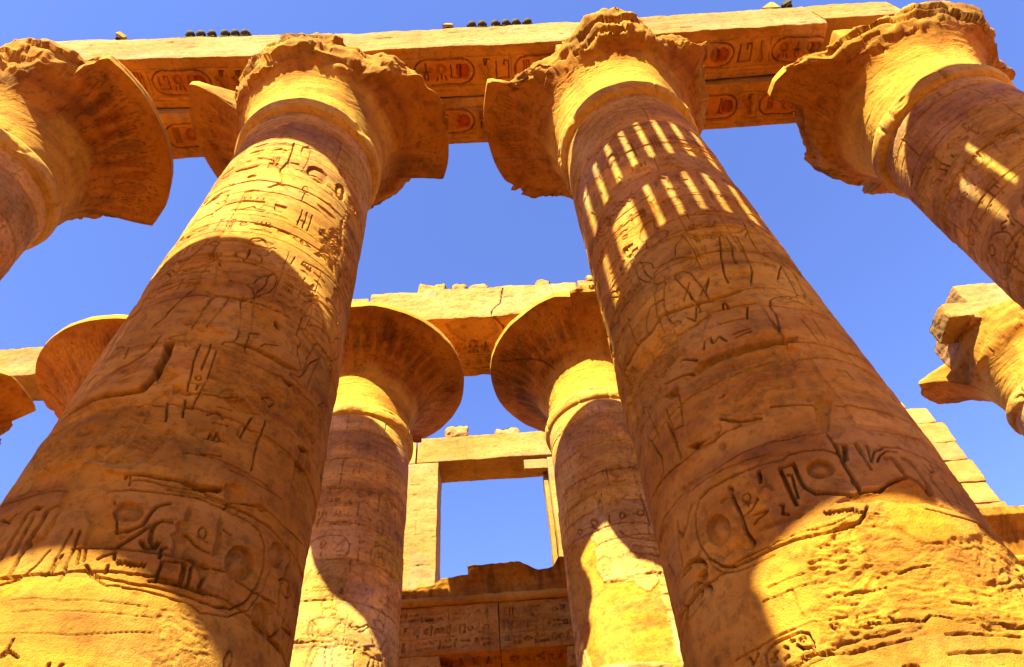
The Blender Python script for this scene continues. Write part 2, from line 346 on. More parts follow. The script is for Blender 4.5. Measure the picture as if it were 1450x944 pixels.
# ------------------------------------------------------------------ great columns
H = 16.5
def theta_grid(lo, hi, step, coarse=5):
    a = np.arange(lo, hi, step); n = max(4, int((360-(hi-lo))/coarse)); b = np.linspace(hi, lo+360, n, endpoint=False); return np.concatenate([a, b])
def shaft(parent, rb, rn, zr, seed, marks, lo, hi, du, zlo, deco, wash=0.0):
    th = theta_grid(lo, hi, math.degrees(du/1.65)); z = np.concatenate([np.arange(0, zlo, .35), np.arange(zlo, zr, du), [zr]])
    cv = Canvas(np.radians(th)*1.65, z, seed=seed, warp=.011)
    deco(cv)
    # the upper drums kept their pale pinkish stone, the lower ones are stained ochre
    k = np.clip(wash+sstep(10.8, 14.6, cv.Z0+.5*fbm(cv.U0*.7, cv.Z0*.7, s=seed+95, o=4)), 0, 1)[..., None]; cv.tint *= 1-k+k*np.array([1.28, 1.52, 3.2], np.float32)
    cv.mark(marks); cv.finish(.0065)
    r = (rb+(rn-rb)*z/H)[:, None]+cv.h; a = np.radians(th)[None, :]
    V = np.stack([r*np.sin(a), -r*np.cos(a), np.broadcast_to(z[:, None], r.shape)], -1)
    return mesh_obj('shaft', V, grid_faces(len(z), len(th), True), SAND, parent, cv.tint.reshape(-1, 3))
def lathe(name, prof, mat, parent, seed=0, n=160, amp=.012, tint=None):
    p = np.array(prof); t = np.linspace(0, 1, len(p)); tt = np.linspace(0, 1, len(p)*4); r = np.interp(tt, t, p[:, 0]); z = np.interp(tt, t, p[:, 1])
    a = np.linspace(0, 2*np.pi, n, endpoint=False)[None, :]; rr = r[:, None]+amp*fbm(np.cos(a)*2.2+z[:, None]*.3, np.sin(a)*2.2, z[:, None]*1.5, s=seed, o=4)+amp*.5*vn(np.cos(a)*9, np.sin(a)*9, z[:, None]*9, s=seed+3)
    V = np.stack([rr*np.sin(a), -rr*np.cos(a), np.broadcast_to(z[:, None], rr.shape)], -1)
    return mesh_obj(name, V, grid_faces(len(tt), n, True), mat, parent, tint)
def neck_ring(parent, rs, zr, seed):
    p = [(rs-.06, zr-.04), (rs+.005, zr-.02)]+[(rs+.01+.11*math.sin(t)**.8, zr+.23-.23*math.cos(t)) for t in np.linspace(.1, 3.0, 12)]+[(rs+.01, zr+.49), (rs-.06, zr+.52)]
    o = lathe('neck_ring', p, SAND, parent, seed, 220, .014, (1.22, 1.42, 2.6))
    me = o.data; n = len(me.vertices); co = np.empty(n*3, np.float32); me.vertices.foreach_get('co', co); co = co.reshape(-1, 3)
    th = np.arctan2(co[:, 0], -co[:, 1]); rng = random.Random(seed); f = np.zeros(n)
    for _ in range(5):
        t0 = rng.uniform(-2.2, 2.2); f += .07*np.exp(-((th-t0)/.014)**2)
    ch = np.maximum(0, fbm(th*3, co[:, 2]*3, s=seed+2, o=4)-.35)*.12; k = 1-(f+ch)/np.hypot(co[:, 0], co[:, 1]); co[:, 0] *= k; co[:, 1] *= k
    me.vertices.foreach_set('co', co.ravel()); me.update(); return o
def bell_r(t): return 1.50+.24*t+1.52*t**3.5
def capital(parent, cut, zr, zrim, seed, name='bell_capital', top=None, full=3.26, amp=.13, cracks=(), paint=.5):
    """flaring bell; cut(theta in degrees) gives how far out the bell still reaches"""
    n = 620; thd = np.linspace(-180, 180, n, endpoint=False); a = np.radians(thd); z0 = zr+.5; hb = zrim-z0
    Rm = np.array([cut(t) for t in thd]); brk = Rm < full-.12
    Rm = Rm+np.where(brk, .14*fbm(a*2.0, a*0+seed, s=seed, o=3), .02*fbm(a*4, a*0, s=seed+1, o=3)); Rm = np.clip(Rm, 1.62, full+.6)
    Rtop = Rm.copy(); wk = np.clip((2.85-Rm)/.25, 0, 1)*brk; Rm = Rm-wk*(Rm-1.68)*(.50+.18*fbm(a*3.3, a*0+7, s=seed+4, o=4)); Rm = np.clip(Rm, 1.60, 9)
    ts = np.linspace(0, 1.15, 400); tm = np.interp(Rm, bell_r(ts), ts)
    n1 = 110; T = np.linspace(0, 1, n1)[:, None]*tm[None, :]; r = bell_r(T); z = z0+hb*T
    cv = Canvas(np.radians(thd)*2.3, np.linspace(0, 3, n1), seed=seed, warp=.02); tq = np.linspace(0, 1.2, 300); aq = np.concatenate([[0], np.cumsum(np.hypot(np.diff(bell_r(tq)), np.diff(tq)*hb))]); aq *= 3/np.interp(1.0, tq, aq); cv.Z = np.interp(T, tq, aq).astype(np.float32)+.015*fbm(cv.U*3, T*9, s=seed, o=2); cv.win = lambda p, m: (slice(0, n1), slice(*np.searchsorted(cv.u, [p[:, 0].min()-m-.05, p[:, 0].max()+m+.05])))
    rng = random.Random(seed)
    for v in (.45, .78, 1.02): cv.groove([(x, v) for x in np.linspace(cv.u[0], cv.u[-1], 40)], .03, .018, .12)
    for i, u in enumerate(np.arange(cv.u[0]+.1, cv.u[-1], .36)):
        k = i % 3; d = rng.uniform(.7, 1)
        cv.groove([(u, 1.1), (u, 1.7)], .02, .014*d, .15+.4*paint); cv.groove([(u-.06, 1.1), (u-.06, 1.7)], .015, .01*d, .15+.4*paint)
        if k == 0:
            c = ring(u, 2.12, .15, .36, 14); cv.groove(c, .022, .018*d, .15+.4*paint); cv.glyph(rng.choice([0, 1, 4, 10]), u-.09, 2.05, .18, .26, .018, .016); cv.glyph(rng.choice([0, 6, 15]), u-.08, 1.84, .16, .16, .018, .016)
            cv.groove(ring(u, 2.62, .1, .09, 9), .02, .015, .15+.4*paint)
        elif k == 1: cv.groove([(u-.2, 2.72), (u-.14, 2.3), (u, 1.75), (u+.14, 2.3), (u+.2, 2.72)], .022, .016, .15+.4*paint); cv.groove([(u-.1, 2.72), (u, 1.95), (u+.1, 2.72)], .018, .014, .15+.4*paint)
        else:
            for q in (-.09, -.03, .03, .09): cv.groove([(u+q*.6, 1.75), (u+q*1.3, 2.5)], .015, .012, .15+.4*paint)
            cv.groove(ring(u, 2.6, .12, .1, 9), .02, .015, .15+.4*paint)
        if rng.random() < .3+.6*paint:
            f = paint*np.exp(-((cv.U-u)/.13)**4)*np.exp(-((cv.Z-2.1)/.36)**4)*rng.uniform(.6, 1.0); col = rng.choice([(.66, .46, .36), (.55, .46, .15+.4*paint), (.70, .52, .15+.4*paint), (.50, .42, .38)])
            cv.tint = cv.tint*(1-f[..., None])+np.array(col, np.float32)*f[..., None]
    bk = np.convolve(np.r_[brk[-8:], brk, brk[:8]].astype(float), np.ones(17)/17, 'valid')[None, :]; cv.tint = cv.tint*(1-.85*bk[..., None])+.85*bk[..., None]; cv.h *= 1-.6*bk
    for p in cracks: cv.groove(p, .035, .06, .5)
    cv.finish(.01, 1.3)
    st = sstep(.15, .6, fbm(cv.U*1.3, cv.Z*.8, s=seed+61, o=5)); cv.tint *= (1-.38*st*sstep(.8, 1.6, cv.Z))[..., None]*np.array([1, .95, .88], np.float32)
    pl = sstep(1.85, 1.25, T*3+.35*fbm(cv.U*1.2, T*4, s=seed+63, o=3)); cv.tint = cv.tint*(1-pl[..., None])+np.array([1.35, 1.75, 2.3], np.float32)*pl[..., None]*(1-.25*st[..., None])
    fd = sstep(1, .93, T/tm.max())*sstep(0, .06, tm[None, :]-T); r = r+cv.h*.7*fd; z = z-cv.h*.6*fd*sstep(1.2, 2.4, T*3)
    zt = np.where(brk, zrim-.05+(.25 if top is None else 0)+.20*fbm(a*2.4, a*0+3, s=seed+7, o=3), zrim+.30+.02*fbm(a*3, a*0, s=seed+8, o=3))
    if top is not None: zt = zt+np.array([top(t) for t in thd])*np.where(brk, 1, 0)
    ze = z[-1]; zt = np.maximum(zt, ze+.12); n2 = 22; n3 = 22; s2 = np.linspace(0, 1, n2+1)[1:, None]; s3 = np.linspace(0, 1, n3+1)[1:, None]
    out = Rtop-Rm
    r2 = r[-1]+out*s2**.7-np.where(brk, .10*s2**4, .05*(s2**6)); z2 = ze+(zt-ze)*s2
    r3 = r2[-1]*(1-s3)+1.15*s3; zc = zrim+.45; z3 = zt*(1-s3)+np.where(brk, np.maximum(zt, zc), zrim+.3)*s3
    Rr = np.concatenate([r, r2, r3]); Zz = np.concatenate([z, z2, z3]); A = np.broadcast_to(a, Rr.shape)
    V = np.stack([Rr*np.sin(A), -Rr*np.cos(A), Zz], -1); nb = np.zeros(Rr.shape); nb[n1:] = np.where(brk, 1, .10); nb[n1-14:n1] = np.linspace(0, 1, 14)[:, None]*np.where(brk, .55, .05)
    k = np.moveaxis(V, -1, 0); 
    bed = k[2]*5.5+1.3*fbm(k[0]*.5, k[1]*.5, k[2]*.5, s=seed+84, o=2); bl = vn(np.floor(bed)*3.7, np.floor(1.6*A+.9*np.floor(bed)), s=seed+85)
    fac = np.abs(fbm(k[0]*1.5, k[1]*1.5, k[2]*1.9, s=seed+70, o=3)); fine = fbm(k[0]*4, k[1]*4, k[2]*6, s=seed+71, o=4)
    dr = amp*nb*(.75*bl+.9*(.45-fac)+.30*fine); dz = amp*nb*(.8*fbm(k[0]*1.2, k[1]*1.2, s=seed+72, o=3)+.35*np.round(2*fbm(k[0]*1.7, k[1]*1.7, s=seed+73, o=2))+.25*fine)
    V[..., 0] += dr*np.sin(A); V[..., 1] -= dr*np.cos(A); V[..., 2] += dz
    tint = np.ones(Rr.shape+(3,), np.float32); tint[:n1] = cv.tint; tint[n1:] = np.where(brk[:, None], np.array([.95, 1.05, 1.3]), np.array([1.35, 1.7, 2.2])); dk = sstep(.1, .7, fbm(k[0]*.9, k[1]*.9, k[2]*.9, s=seed+91, o=4)); tint[n1:] *= (1-.45*dk[n1:, :, None]*np.where(brk, 1, .2)[:, None])
    return mesh_obj(name, V, grid_faces(len(Rr), n, True), BELL, parent, tint.reshape(-1, 3))
def interp(*pts):
    x, y = zip(*pts); return lambda t: float(np.interp(t, x, y))

def deco_generic(seed, dense=1.0):
    def f(cv):
        rng = random.Random(seed); L = max(.014, .6*float(cv.u[5]-cv.u[4]))
        for z in (16.32, 16.12, 15.92, 15.72, 15.5): cv.rule(z+rng.uniform(-.02, .02), .022, .012)
        k = max(1.0, L/.016)
        for u in np.arange(-3.6, 3.6, .17): cv.groove([(u, 15.05), (u, 15.45)], .016*k, .010, .1)
        cv.rule(15.0, .02*k, .012)
        cv.row(-3.6, 3.6, 14.3, .58, rng, .016, .018*k, .9); cv.rule(14.22, .02*k, .012); cv.rule(14.12, .02*k, .012)
        def discs(z, h):
            u = -3.4+rng.uniform(0, .3)
            while u < 3.4:
                cv.disc(ring(u, z+h*.66, h*.24, h*.24, 10), .035, 0); cv.groove(ring(u, z+h*.66, h*.30, h*.30, 12), .018*k, .014, .3)
                cv.glyph(rng.choice(FLAT), u-.2, z, .4, h*.34, .024, .02*k); cv.glyph(rng.choice([1, 3, 4, 10, 11, 12, 17]), u+h*.42, z, h*.45, h*.95, .024, .02*k); u += h*1.15
        discs(13.35, .68); cv.rule(13.27, .022*k, .014)
        cv.row(-3.6, 3.6, 12.6, .55, rng, .024, .02*k, .95); cv.rule(12.5, .02*k, .012)
        u = -3.4
        while u < 3.4: cartouche(cv, u, 11.65, 1.0, .7, rng, .026, .024*k); u += 1.15; cv.glyph(rng.choice([1, 3, 11, 17]), u-.06, 11.7, .28, .6, .024, .02*k); u += .36
        cv.rule(11.55, .022*k, .014); discs(10.75, .7); cv.rule(10.65, .02*k, .012)
        for u in np.arange(-3.4, 3.5, 1.25): figure(cv, u, 8.7, 1.9, rng.choice([-1, 1]), .026, .024*k); cv.row(u+.45, u+.85, 9.9, .34, rng, .02, .018*k); cv.row(u+.45, u+.85, 9.4, .34, rng, .02, .018*k)
        cv.rule(8.6, .02*k, .014); cv.row(-3.6, 3.6, 7.95, .5, rng, .024, .02*k, .85); cv.rule(7.85, .02*k, .012)
        u = -3.5
        while u < 3.5:
            cartouche(cv, u, 6.7, 1.35, .95, rng, .03, .026*k); u += 1.5
            for q in (0, .16): cv.groove([(u+q, 6.6), (u+q, 7.6)], .03*k, .025, .3)
            u += .42
        cv.rule(6.5, .022*k, .014)
        for u in np.arange(-3.3, 3.5, 1.7): figure(cv, u, 4.0, 2.3, rng.choice([-1, 1]), .026, .026*k)
        cv.drums(rng, .9, 1.08)
        z = .9
        while z < 16.2:
            cv.joint(z, rng, .03, .04)
            for u in (rng.uniform(-3, 0), rng.uniform(0, 3)):
                p = [(u+rng.uniform(-.04, .04), z+.05*i) for i in range(0, 20, 4)]; cv.groove(p, .016, .02, .2)
            z += 1.08
    return f
def deco_hero(seed, zones, figs):
    """sparse base for the two near columns, whose scenes are cut one by one"""
    def f(cv):
        rng = random.Random(seed)
        for z in (16.3, 16.1, 15.9, 15.72, 15.5): cv.rule(z+rng.uniform(-.02, .02), .02, .012)
        for u in np.arange(-3.6, 3.6, .16): cv.groove([(u, 15.06), (u, 15.45)], .014, .007, .05)
        cv.rule(15.0, .02, .012)
        for (u0, u1, z, h, d, lw, keep) in zones: cv.row(u0, u1, z, h, rng, d*1.4, lw*1.2, keep); cv.rule(z-.06, .016, .012, u0, u1)
        for (u, z, hh, fl) in figs:
            figure(cv, u, z, hh, fl, .019, .026)
            for q in range(4): cv.row(u+.55, u+1.05, z+hh*.48+.34*q, .28, rng, .026, .018, 1, .1)
            for q in (.5, 1.12): cv.groove([(u+q, z+hh*.45), (u+q, z+hh*1.02)], .016, .014, .1)
        cv.drums(rng, 1.0, 1.06, (4.2, 7.2))
        for z in np.arange(1.0, 16.2, 1.06): cv.joint(z, rng, .03, .045)
        for _ in range(60):      # pits and nicks
            u, z = rng.uniform(-3, 3), rng.uniform(3.5, 15.5); s = rng.uniform(.008, .022); cv.disc(ring(u, z, s*rng.uniform(1, 2.5), s, 7), rng.uniform(.015, .03), 0)
        for _ in range(46):      # flaked skin
            u, z = rng.uniform(-3, 3), rng.uniform(5.6, 13.5); n = 11; q = [rng.uniform(.55, 1) for _ in range(n)]; ru, rz = rng.uniform(.08, .34), rng.uniform(.05, .22)
            cv.poly([c for i in range(n) for c in (u+q[i]*ru*math.cos(6.283*i/n), z+q[i]*rz*math.sin(6.283*i/n))], rng.uniform(.012, .035), .02)
    return f

GRP = 'giant papyrus columns along the nave'
def column(x, y, label, seed, rb, rn, rr, zr, zrim, cut, marks=(), lo=-115, hi=115, du=.03, zlo=4.0, deco=None, top=None, full=3.26, abac=True, amp=.13, cracks=(), paint=.5):
    t = empty('papyrus_column', label, 'column', (x, y, 0), GRP)
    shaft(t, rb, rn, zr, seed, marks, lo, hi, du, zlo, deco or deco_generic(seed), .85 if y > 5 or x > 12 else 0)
    neck_ring(t, rr-.01, zr, seed)
    capital(t, cut, zr, zrim, seed, top=top, full=full, amp=amp, cracks=cracks, paint=paint)
    if abac: rough_box('abacus', x-1.25, x+1.25, y-1.3, y+1.3, zrim+.05, 20.93 if y < 5 else 21.3, SAND, t, .1, .06, .03, seed)
    return t
COL2=[
('g',0.035,0.022,[0.21,6.14,0.37,6.16,0.75,6.19,0.98,6.21,1.31,6.21,1.57,6.2,1.75,6.17,1.85,6.05,1.9,5.83,1.88,5.6,1.78,5.39,1.64,5.25,1.47,5.19,1.22,5.19,0.93,5.2,0.7,5.2,0.48,5.21,0.42,5.24,0.35,5.31]),
('g',0.02,0.012,[0.35,5.27,0.42,5.21,0.56,5.15,0.94,5.15,1.24,5.13,1.37,5.1,1.62,5.16,1.83,5.33,1.96,5.59,1.99,5.83]),
('g',0.02,0.012,[0.73,6.24,1.03,6.25,1.35,6.25]),
('o',0.07,0.12,[0.61,5.94,0.61,5.88,0.59,5.84,0.55,5.81,0.49,5.8,0.43,5.81,0.39,5.85,0.35,5.9,0.35,5.95,0.37,6,0.41,6.03,0.47,6.04,0.53,6.02,0.58,5.98]),
('o',0.07,0.12,[1.79,5.81,1.8,5.72,1.76,5.63,1.7,5.57,1.63,5.53,1.55,5.53,1.49,5.57,1.46,5.63,1.45,5.72,1.47,5.8,1.53,5.87,1.6,5.91,1.68,5.91,1.75,5.87]),
('o',0.05,0.08,[2.18,6.16,2.19,6.09,2.16,6.02,2.12,5.96,2.06,5.93,2,5.92,1.96,5.95,1.93,6,1.92,6.07,1.94,6.13,1.97,6.19,2.03,6.22,2.09,6.23,2.15,6.21]),
('o',0.05,0.08,[2.14,5.41,2.15,5.34,2.13,5.27,2.08,5.21,2.03,5.19,1.97,5.19,1.92,5.22,1.89,5.28,1.88,5.34,1.9,5.41,1.93,5.46,1.99,5.49,2.05,5.49,2.1,5.46]),
('g',0.055,0.03,[0.46,5.69,0.56,5.71,0.64,5.8,0.66,5.94,0.69,6.02,0.8,6.08]),
('g',0.055,0.03,[0.5,5.51,0.58,5.6,0.68,5.76,0.79,5.88,0.87,5.88]),
('g',0.055,0.03,[0.73,5.79,0.75,5.64,0.81,5.58,0.82,5.64]),
('g',0.055,0.03,[0.69,5.62,0.73,5.57,0.77,5.57]),
('p',0.05,0.04,[1.01,6.12,1.03,5.93,0.98,5.93,0.97,6.09]),
('p',0.05,0.04,[1.06,5.9,1.05,5.86,1.01,5.83,0.96,5.82,0.92,5.84,0.91,5.87,0.93,5.91,0.98,5.93,1.03,5.93]),
('p',0.05,0.04,[0.89,5.75,0.95,5.85,1.02,5.84,1.08,5.62,1.2,5.56,1.31,5.55,1.34,5.49,1.32,5.33,1.27,5.3,1.24,5.46,1.14,5.53,0.96,5.55,0.95,5.67]),
('p',0.05,0.04,[1.27,6.16,1.33,6.07,1.35,5.92,1.39,5.73,1.32,5.68,1.29,5.88,1.27,6.02]),
('g',0.04,0.03,[1.03,5.79,1.15,5.71,1.28,5.69]),
('g',0.04,0.03,[1.35,5.98,1.44,5.96]),
('g',0.04,0.03,[0.91,5.46,1.09,5.51,1.11,5.28,0.92,5.26,0.91,5.46]),
('g',0.04,0.03,[0.88,5.49,0.87,5.6,0.9,5.62]),
('g',0.04,0.03,[1.11,5.5,1.14,5.28]),
('g',0.04,0.03,[1.16,5.49,1.19,5.27]),
('g',0.04,0.03,[0.87,5.25,1.12,5.27,1.36,5.27]),
('g',0.04,0.03,[1.31,5.44,1.28,5.32,1.36,5.27]),
('g',0.015,0.012,[1.2,5.88,1.2,5.85,1.19,5.82,1.16,5.82,1.14,5.84,1.13,5.87,1.14,5.9,1.16,5.92,1.18,5.91,1.2,5.88]),
('g',0.015,0.012,[1.13,5.81,1.23,5.79]),
('k',0.03,0.035,[0.17,5.48,0.38,5.5,0.63,5.52,0.89,5.54,1.15,5.56,1.32,5.55,1.5,5.57,1.63,5.53,1.82,5.52,2.04,5.56,2.2,5.59]),
('g',0.03,0.02,[0.56,5.4,0.59,5.36,0.59,5.4,0.62,5.36,0.63,5.4,0.66,5.36,0.66,5.4,0.69,5.36,0.69,5.4,0.72,5.37,0.72,5.4,0.75,5.37,0.76,5.41,0.79,5.37,0.79,5.41]),
('g',0.035,0.025,[0.42,5.38,0.48,5.43,0.52,5.47,0.54,5.4]),
('g',0.035,0.025,[0.52,5.26,0.51,5.33]),
('g',0.05,0.035,[2.28,6.24,2.33,6.19,2.27,6]),
('g',0.05,0.035,[2.28,5.99,2.22,5.76,2.27,5.53]),
('g',0.05,0.035,[2.38,5.96,2.42,5.74]),
('g',0.05,0.035,[2.44,5.65,2.41,5.45,2.71,5.52,2.66,5.32]),
('g',0.05,0.035,[2.18,5.2,2.48,5.22]),
('g',0.05,0.035,[2.34,5.37,2.22,5.2]),
('g',0.03,0.02,[-1.16,6.32,-0.74,6.23,-0.45,6.2,-0.2,6.18]),
('g',0.03,0.02,[-0.32,5.18,-0.15,5.21,-0.07,5.32,-0.02,5.47]),
('g',0.03,0.02,[-0.82,5.96,-0.61,6.03]),
('g',0.03,0.02,[-0.7,5.94,-0.69,6.05]),
('g',0.03,0.02,[-0.9,6.05,-0.68,5.92]),
('g',0.03,0.02,[0.32,6.03,0.46,5.69,0.56,5.69]),
('g',0.06,0.04,[-0.48,5.47,-0.5,5.72,-0.51,5.96,-0.45,6.03,-0.38,6]),
('g',0.06,0.04,[-0.37,5.5,-0.39,5.69,-0.41,5.91]),
('g',0.06,0.04,[-0.27,5.66,-0.28,5.96,-0.21,6]),
('g',0.06,0.04,[-0.28,5.27,-0.29,5.51,-0.29,5.78]),
('g',0.03,0.022,[0.07,5.22,0.08,5.48,0.08,5.69]),
('g',0.03,0.022,[0.21,5.16,0.18,5.46,0.15,5.68]),
('g',0.03,0.022,[0.1,5.25,0.11,5.42]),
('g',0.03,0.022,[0.28,5.32,0.23,5.48]),
('g',0.03,0.022,[0.32,5.35,0.28,5.48]),
('m',0.045,0,[-0.67,6.39,-0.33,6.4,0.1,6.39,0.33,6.37,0.36,6.21,0.21,6.15,0.33,6.03,0.44,5.7,0.56,5.64,0.5,5.51,0.23,5.49,0.2,5.75,0.11,5.89,-0.11,5.91,-0.15,5.62,-0.27,5.5,-0.32,5.56,-0.17,5.67,-0.21,6.11,-0.21,6.24]),
('k',0.03,0.025,[0.05,4.5,0.08,4.57,0.08,4.64]),
('k',0.03,0.025,[0.19,4.49,0.1,4.55,0.08,4.5]),
('k',0.03,0.025,[0.42,4.43,0.42,4.45]),
('k',0.03,0.025,[0.5,4.44,0.51,4.45]),
('r',0.02,0,[0.05,4.51,0.09,4.56,0.19,4.53,0.3,4.43,0.1,4.4]),
('g',0.02,0.0025,[-0.21,5,0.31,4.98,0.94,5.02]),
('g',0.02,0.0025,[-0.04,4.88,0.53,4.89,1.02,4.93]),
('g',0.02,0.0025,[-0.05,4.7,0.47,4.68,1.06,4.82]),
('k',0.06,0.08,[0.31,6.35,0.56,6.36,0.84,6.36,1.01,6.35,1.2,6.42]),
('m',0.06,0,[0.8,6.35,1,6.37,1.19,6.42,1.23,6.36,1.02,6.29,0.85,6.31]),
('m',0.06,0,[1.23,6.51,1.34,6.57,1.46,6.51,1.46,6.39,1.33,6.31,1.23,6.36]),
('m',0.06,0,[1.49,6.39,1.74,6.52,1.79,6.47,1.71,6.4,1.52,6.37]),
('k',0.025,0.03,[1.31,6.3,1.51,6.39,1.8,6.46,2.1,6.45,2.57,6.55]),
('k',0.025,0.03,[1.32,6.29,1.29,6.2]),
('g',0.018,0.012,[1.23,6.68,1.6,6.69,2,6.75]),
('g',0.018,0.012,[0.34,6.37,0.39,6.21]),
('g',0.02,0.012,[2.04,7.29,2.07,6.83]),
('g',0.02,0.012,[2.23,7.44,2.3,6.92,2.59,6.84]),
('r',0.012,0,[1.03,5.09,1.28,5.01,1.48,5.02,1.66,4.72,0.76,4.47,0.73,4.54,1.16,4.7]),
('k',0.04,0.05,[-0.53,8.04,-0.3,8.12,-0.16,8.31,-0.12,8.59]),
('k',0.04,0.05,[-0.48,8.04,-0.25,8.2,-0.14,8.37]),
('k',0.04,0.05,[-0.48,8.28,-0.52,8.5]),
('k',0.13,0.07,[0.05,8.43,0.09,8.15,0.07,7.78,0.03,7.59,-0.16,7.56,-0.5,7.6,-0.7,7.57,-1.04,7.54]),
('r',0.045,0.03,[-0.95,7.43,-0.62,7.47,-0.27,7.43,0.04,7.43,0.17,7.29,0.21,6.88,0.12,6.68,-0,6.52,-0.34,6.51,-0.65,6.53,-0.77,6.49,-1.05,7]),
('r',0.05,0.04,[0.21,6.85,0.44,7,0.57,7.03,0.56,6.72,0.3,6.43,0.03,6.5]),
('p',0.03,0.03,[0.2,7.4,0.32,7.61,0.37,7.47,0.43,7.21,0.46,6.88,0.21,6.83,0.21,6.97]),
('g',0.03,0.022,[0.51,7.61,0.45,7.99,0.4,8.3,0.41,8.55]),
('g',0.03,0.022,[0.55,7.99,0.53,8.47]),
('g',0.03,0.022,[0.53,7.75,0.64,7.77]),
('g',0.03,0.022,[0.59,7.74,0.59,7.66]),
('g',0.03,0.022,[0.59,7.86,0.59,7.83,0.57,7.81,0.55,7.82,0.53,7.84,0.53,7.87,0.55,7.89,0.57,7.88]),
('g',0.03,0.022,[0.53,7.47,0.58,7.19]),
('g',0.03,0.022,[0.36,7.41,0.44,7.1]),
('m',0.05,0,[0.32,7.68,0.49,7.67,0.53,7.53,0.37,7.51]),
('m',0.05,0,[0.06,7.81,0.16,7.97,0.34,7.85,0.28,7.72,0.15,7.66]),
('m',0.05,0,[-0.74,6.53,-0.65,6.53,-0.26,6.55,-0.01,6.51,0.09,6.38,0.28,6.38,0.36,6.3,0.27,6.14,-0.48,6.25,-0.7,6.33]),
('k',0.04,0.04,[0.52,7.54,0.64,7.61,0.78,7.61]),
('g',0.02,0.015,[-0.72,8.11,-0.89,8.16,-0.93,8.03]),
('g',0.02,0.015,[-0.62,8.03,-0.72,7.93,-0.77,7.78]),
('g',0.02,0.015,[-0.38,7.84,-0.18,7.93]),
('g',0.02,0.015,[-0.33,7.78,-0.17,7.84]),
('g',0.02,0.015,[-0.29,7.73,-0.19,7.78]),
('k',0.03,0.035,[0.47,7.59,0.59,7.6,0.77,7.62,0.9,7.61,1.05,7.71]),
('m',0.06,0,[0.92,7.6,1.12,7.73,1.28,7.64,1.45,7.59,1.3,7.56,1.11,7.49]),
('m',0.06,0,[0.12,8.76,0.42,8.84,0.68,8.74,0.54,8.57,0.34,8.42,0.25,8.33]),
('p',0.1,0.04,[0.76,8.6,0.96,8.69,1.21,8.69,1.47,8.7,1.73,8.72,1.56,8.59,1.26,8.59,1.05,8.61]),
('p',0.1,0.04,[1.45,8.44,1.6,8.41,1.73,8.44,1.85,8.55,1.63,8.3,1.53,8.32]),
('r',0.03,0.02,[0.63,8.42,1.2,8.54,1.57,8.28,1.87,8.48,2.34,8.28,2.18,7.74,1.79,7.66,1.45,7.59,1.12,7.73,0.69,7.68,0.67,8.08]),
('r',0.04,0.03,[0.58,9.15,0.93,9.37,1.26,9.35,1.2,9.1,0.98,8.9,0.68,8.82]),
('g',0.03,0.028,[1.56,9.76,1.54,9.3,1.64,9.25,1.63,9.09,1.76,8.75]),
('g',0.03,0.028,[1.83,8.78,1.9,9.03,2.06,9.32]),
('g',0.03,0.028,[1.92,10.05,2.33,9.71,2.35,9.43,2.53,8.83]),
('g',0.03,0.028,[1.55,9.84,2,9.95]),
('g',0.03,0.028,[2.37,8.31,2.29,8.59,2.38,8.75,2.6,8.82]),
('g',0.03,0.028,[2.06,7.11,2.05,7.54,2.22,7.62,2.26,7.14]),
('g',0.03,0.028,[1.44,7.56,1.45,6.81]),
('g',0.03,0.028,[1.27,7.49,1.23,7.18]),
('g',0.03,0.028,[0.86,6.99,1.05,7.01]),
('g',0.03,0.028,[0.9,6.99,0.91,7.08,0.97,6.99,0.97,7.11,1.03,7.02]),
('g',0.03,0.028,[0.89,6.75,1.09,6.81]),
('g',0.03,0.028,[0.86,7.69,1,7.69]),
('g',0.03,0.028,[0.86,7.74,1.01,7.76]),
('g',0.03,0.028,[0.86,7.78,0.98,7.81]),
('g',0.03,0.028,[0.82,7.3,0.9,7.39,0.98,7.31]),
('g',0.03,0.028,[0.88,7.46,1.03,7.47]),
('g',0.03,0.028,[0.9,7.22,1.05,7.24]),
('g',0.03,0.028,[1.11,8.73,1.16,8.82,1.33,8.89]),
('g',0.03,0.028,[1.34,7.91,1.43,8,1.52,7.93,1.46,7.84,1.34,7.91]),
('g',0.02,0.015,[0.73,6.71,1.05,6.75,1.39,6.75,1.7,6.74]),
('k',0.08,0.06,[0.95,8.92,1.02,8.95]),
('k',0.08,0.06,[2.02,7.57,2.21,7.64]),
('k',0.08,0.06,[1.21,9.31,1.25,9.21]),
('k',0.035,0.04,[-1.05,9.26,-0.95,9.52,-0.81,9.77,-0.55,10.06,-0.44,10.44,-0.3,10.76,-0.14,10.93,0.14,10.97,0.47,10.92,0.84,10.98]),
('k',0.035,0.04,[0.48,10.53,0.48,10.79]),
('k',0.035,0.04,[-0.31,8.82,-0.22,9.02,-0.13,9.37,-0.04,9.61]),
('k',0.035,0.04,[1.31,10.98,1.85,11.15,2.31,11.23,2.87,11.3]),
('k',0.035,0.04,[-0.51,9.76,-0.25,9.84,0.01,9.79]),
('g',0.016,0.012,[-1.38,10.96,-0.77,10.61,-0.47,10.52,-0.19,10.49,0.13,10.51,0.39,10.5,0.73,10.47,1.09,10.47,1.41,10.48,1.75,10.53,2.25,10.57]),
('g',0.016,0.012,[-0.42,10.39,-0.16,10.38,0.15,10.41,0.41,10.41,0.75,10.39,1.11,10.4,1.43,10.4,1.77,10.43]),
('m',0.035,0,[0.11,10.26,0.3,10.27,0.43,9.75,0.3,9.72,0.22,9.86]),
('m',0.035,0,[-0.05,9.76,0.29,9.76,0.15,9.6,0,9.6]),
('m',0.035,0,[0.27,10.91,0.61,10.93,0.56,10.73,0.51,10.58]),
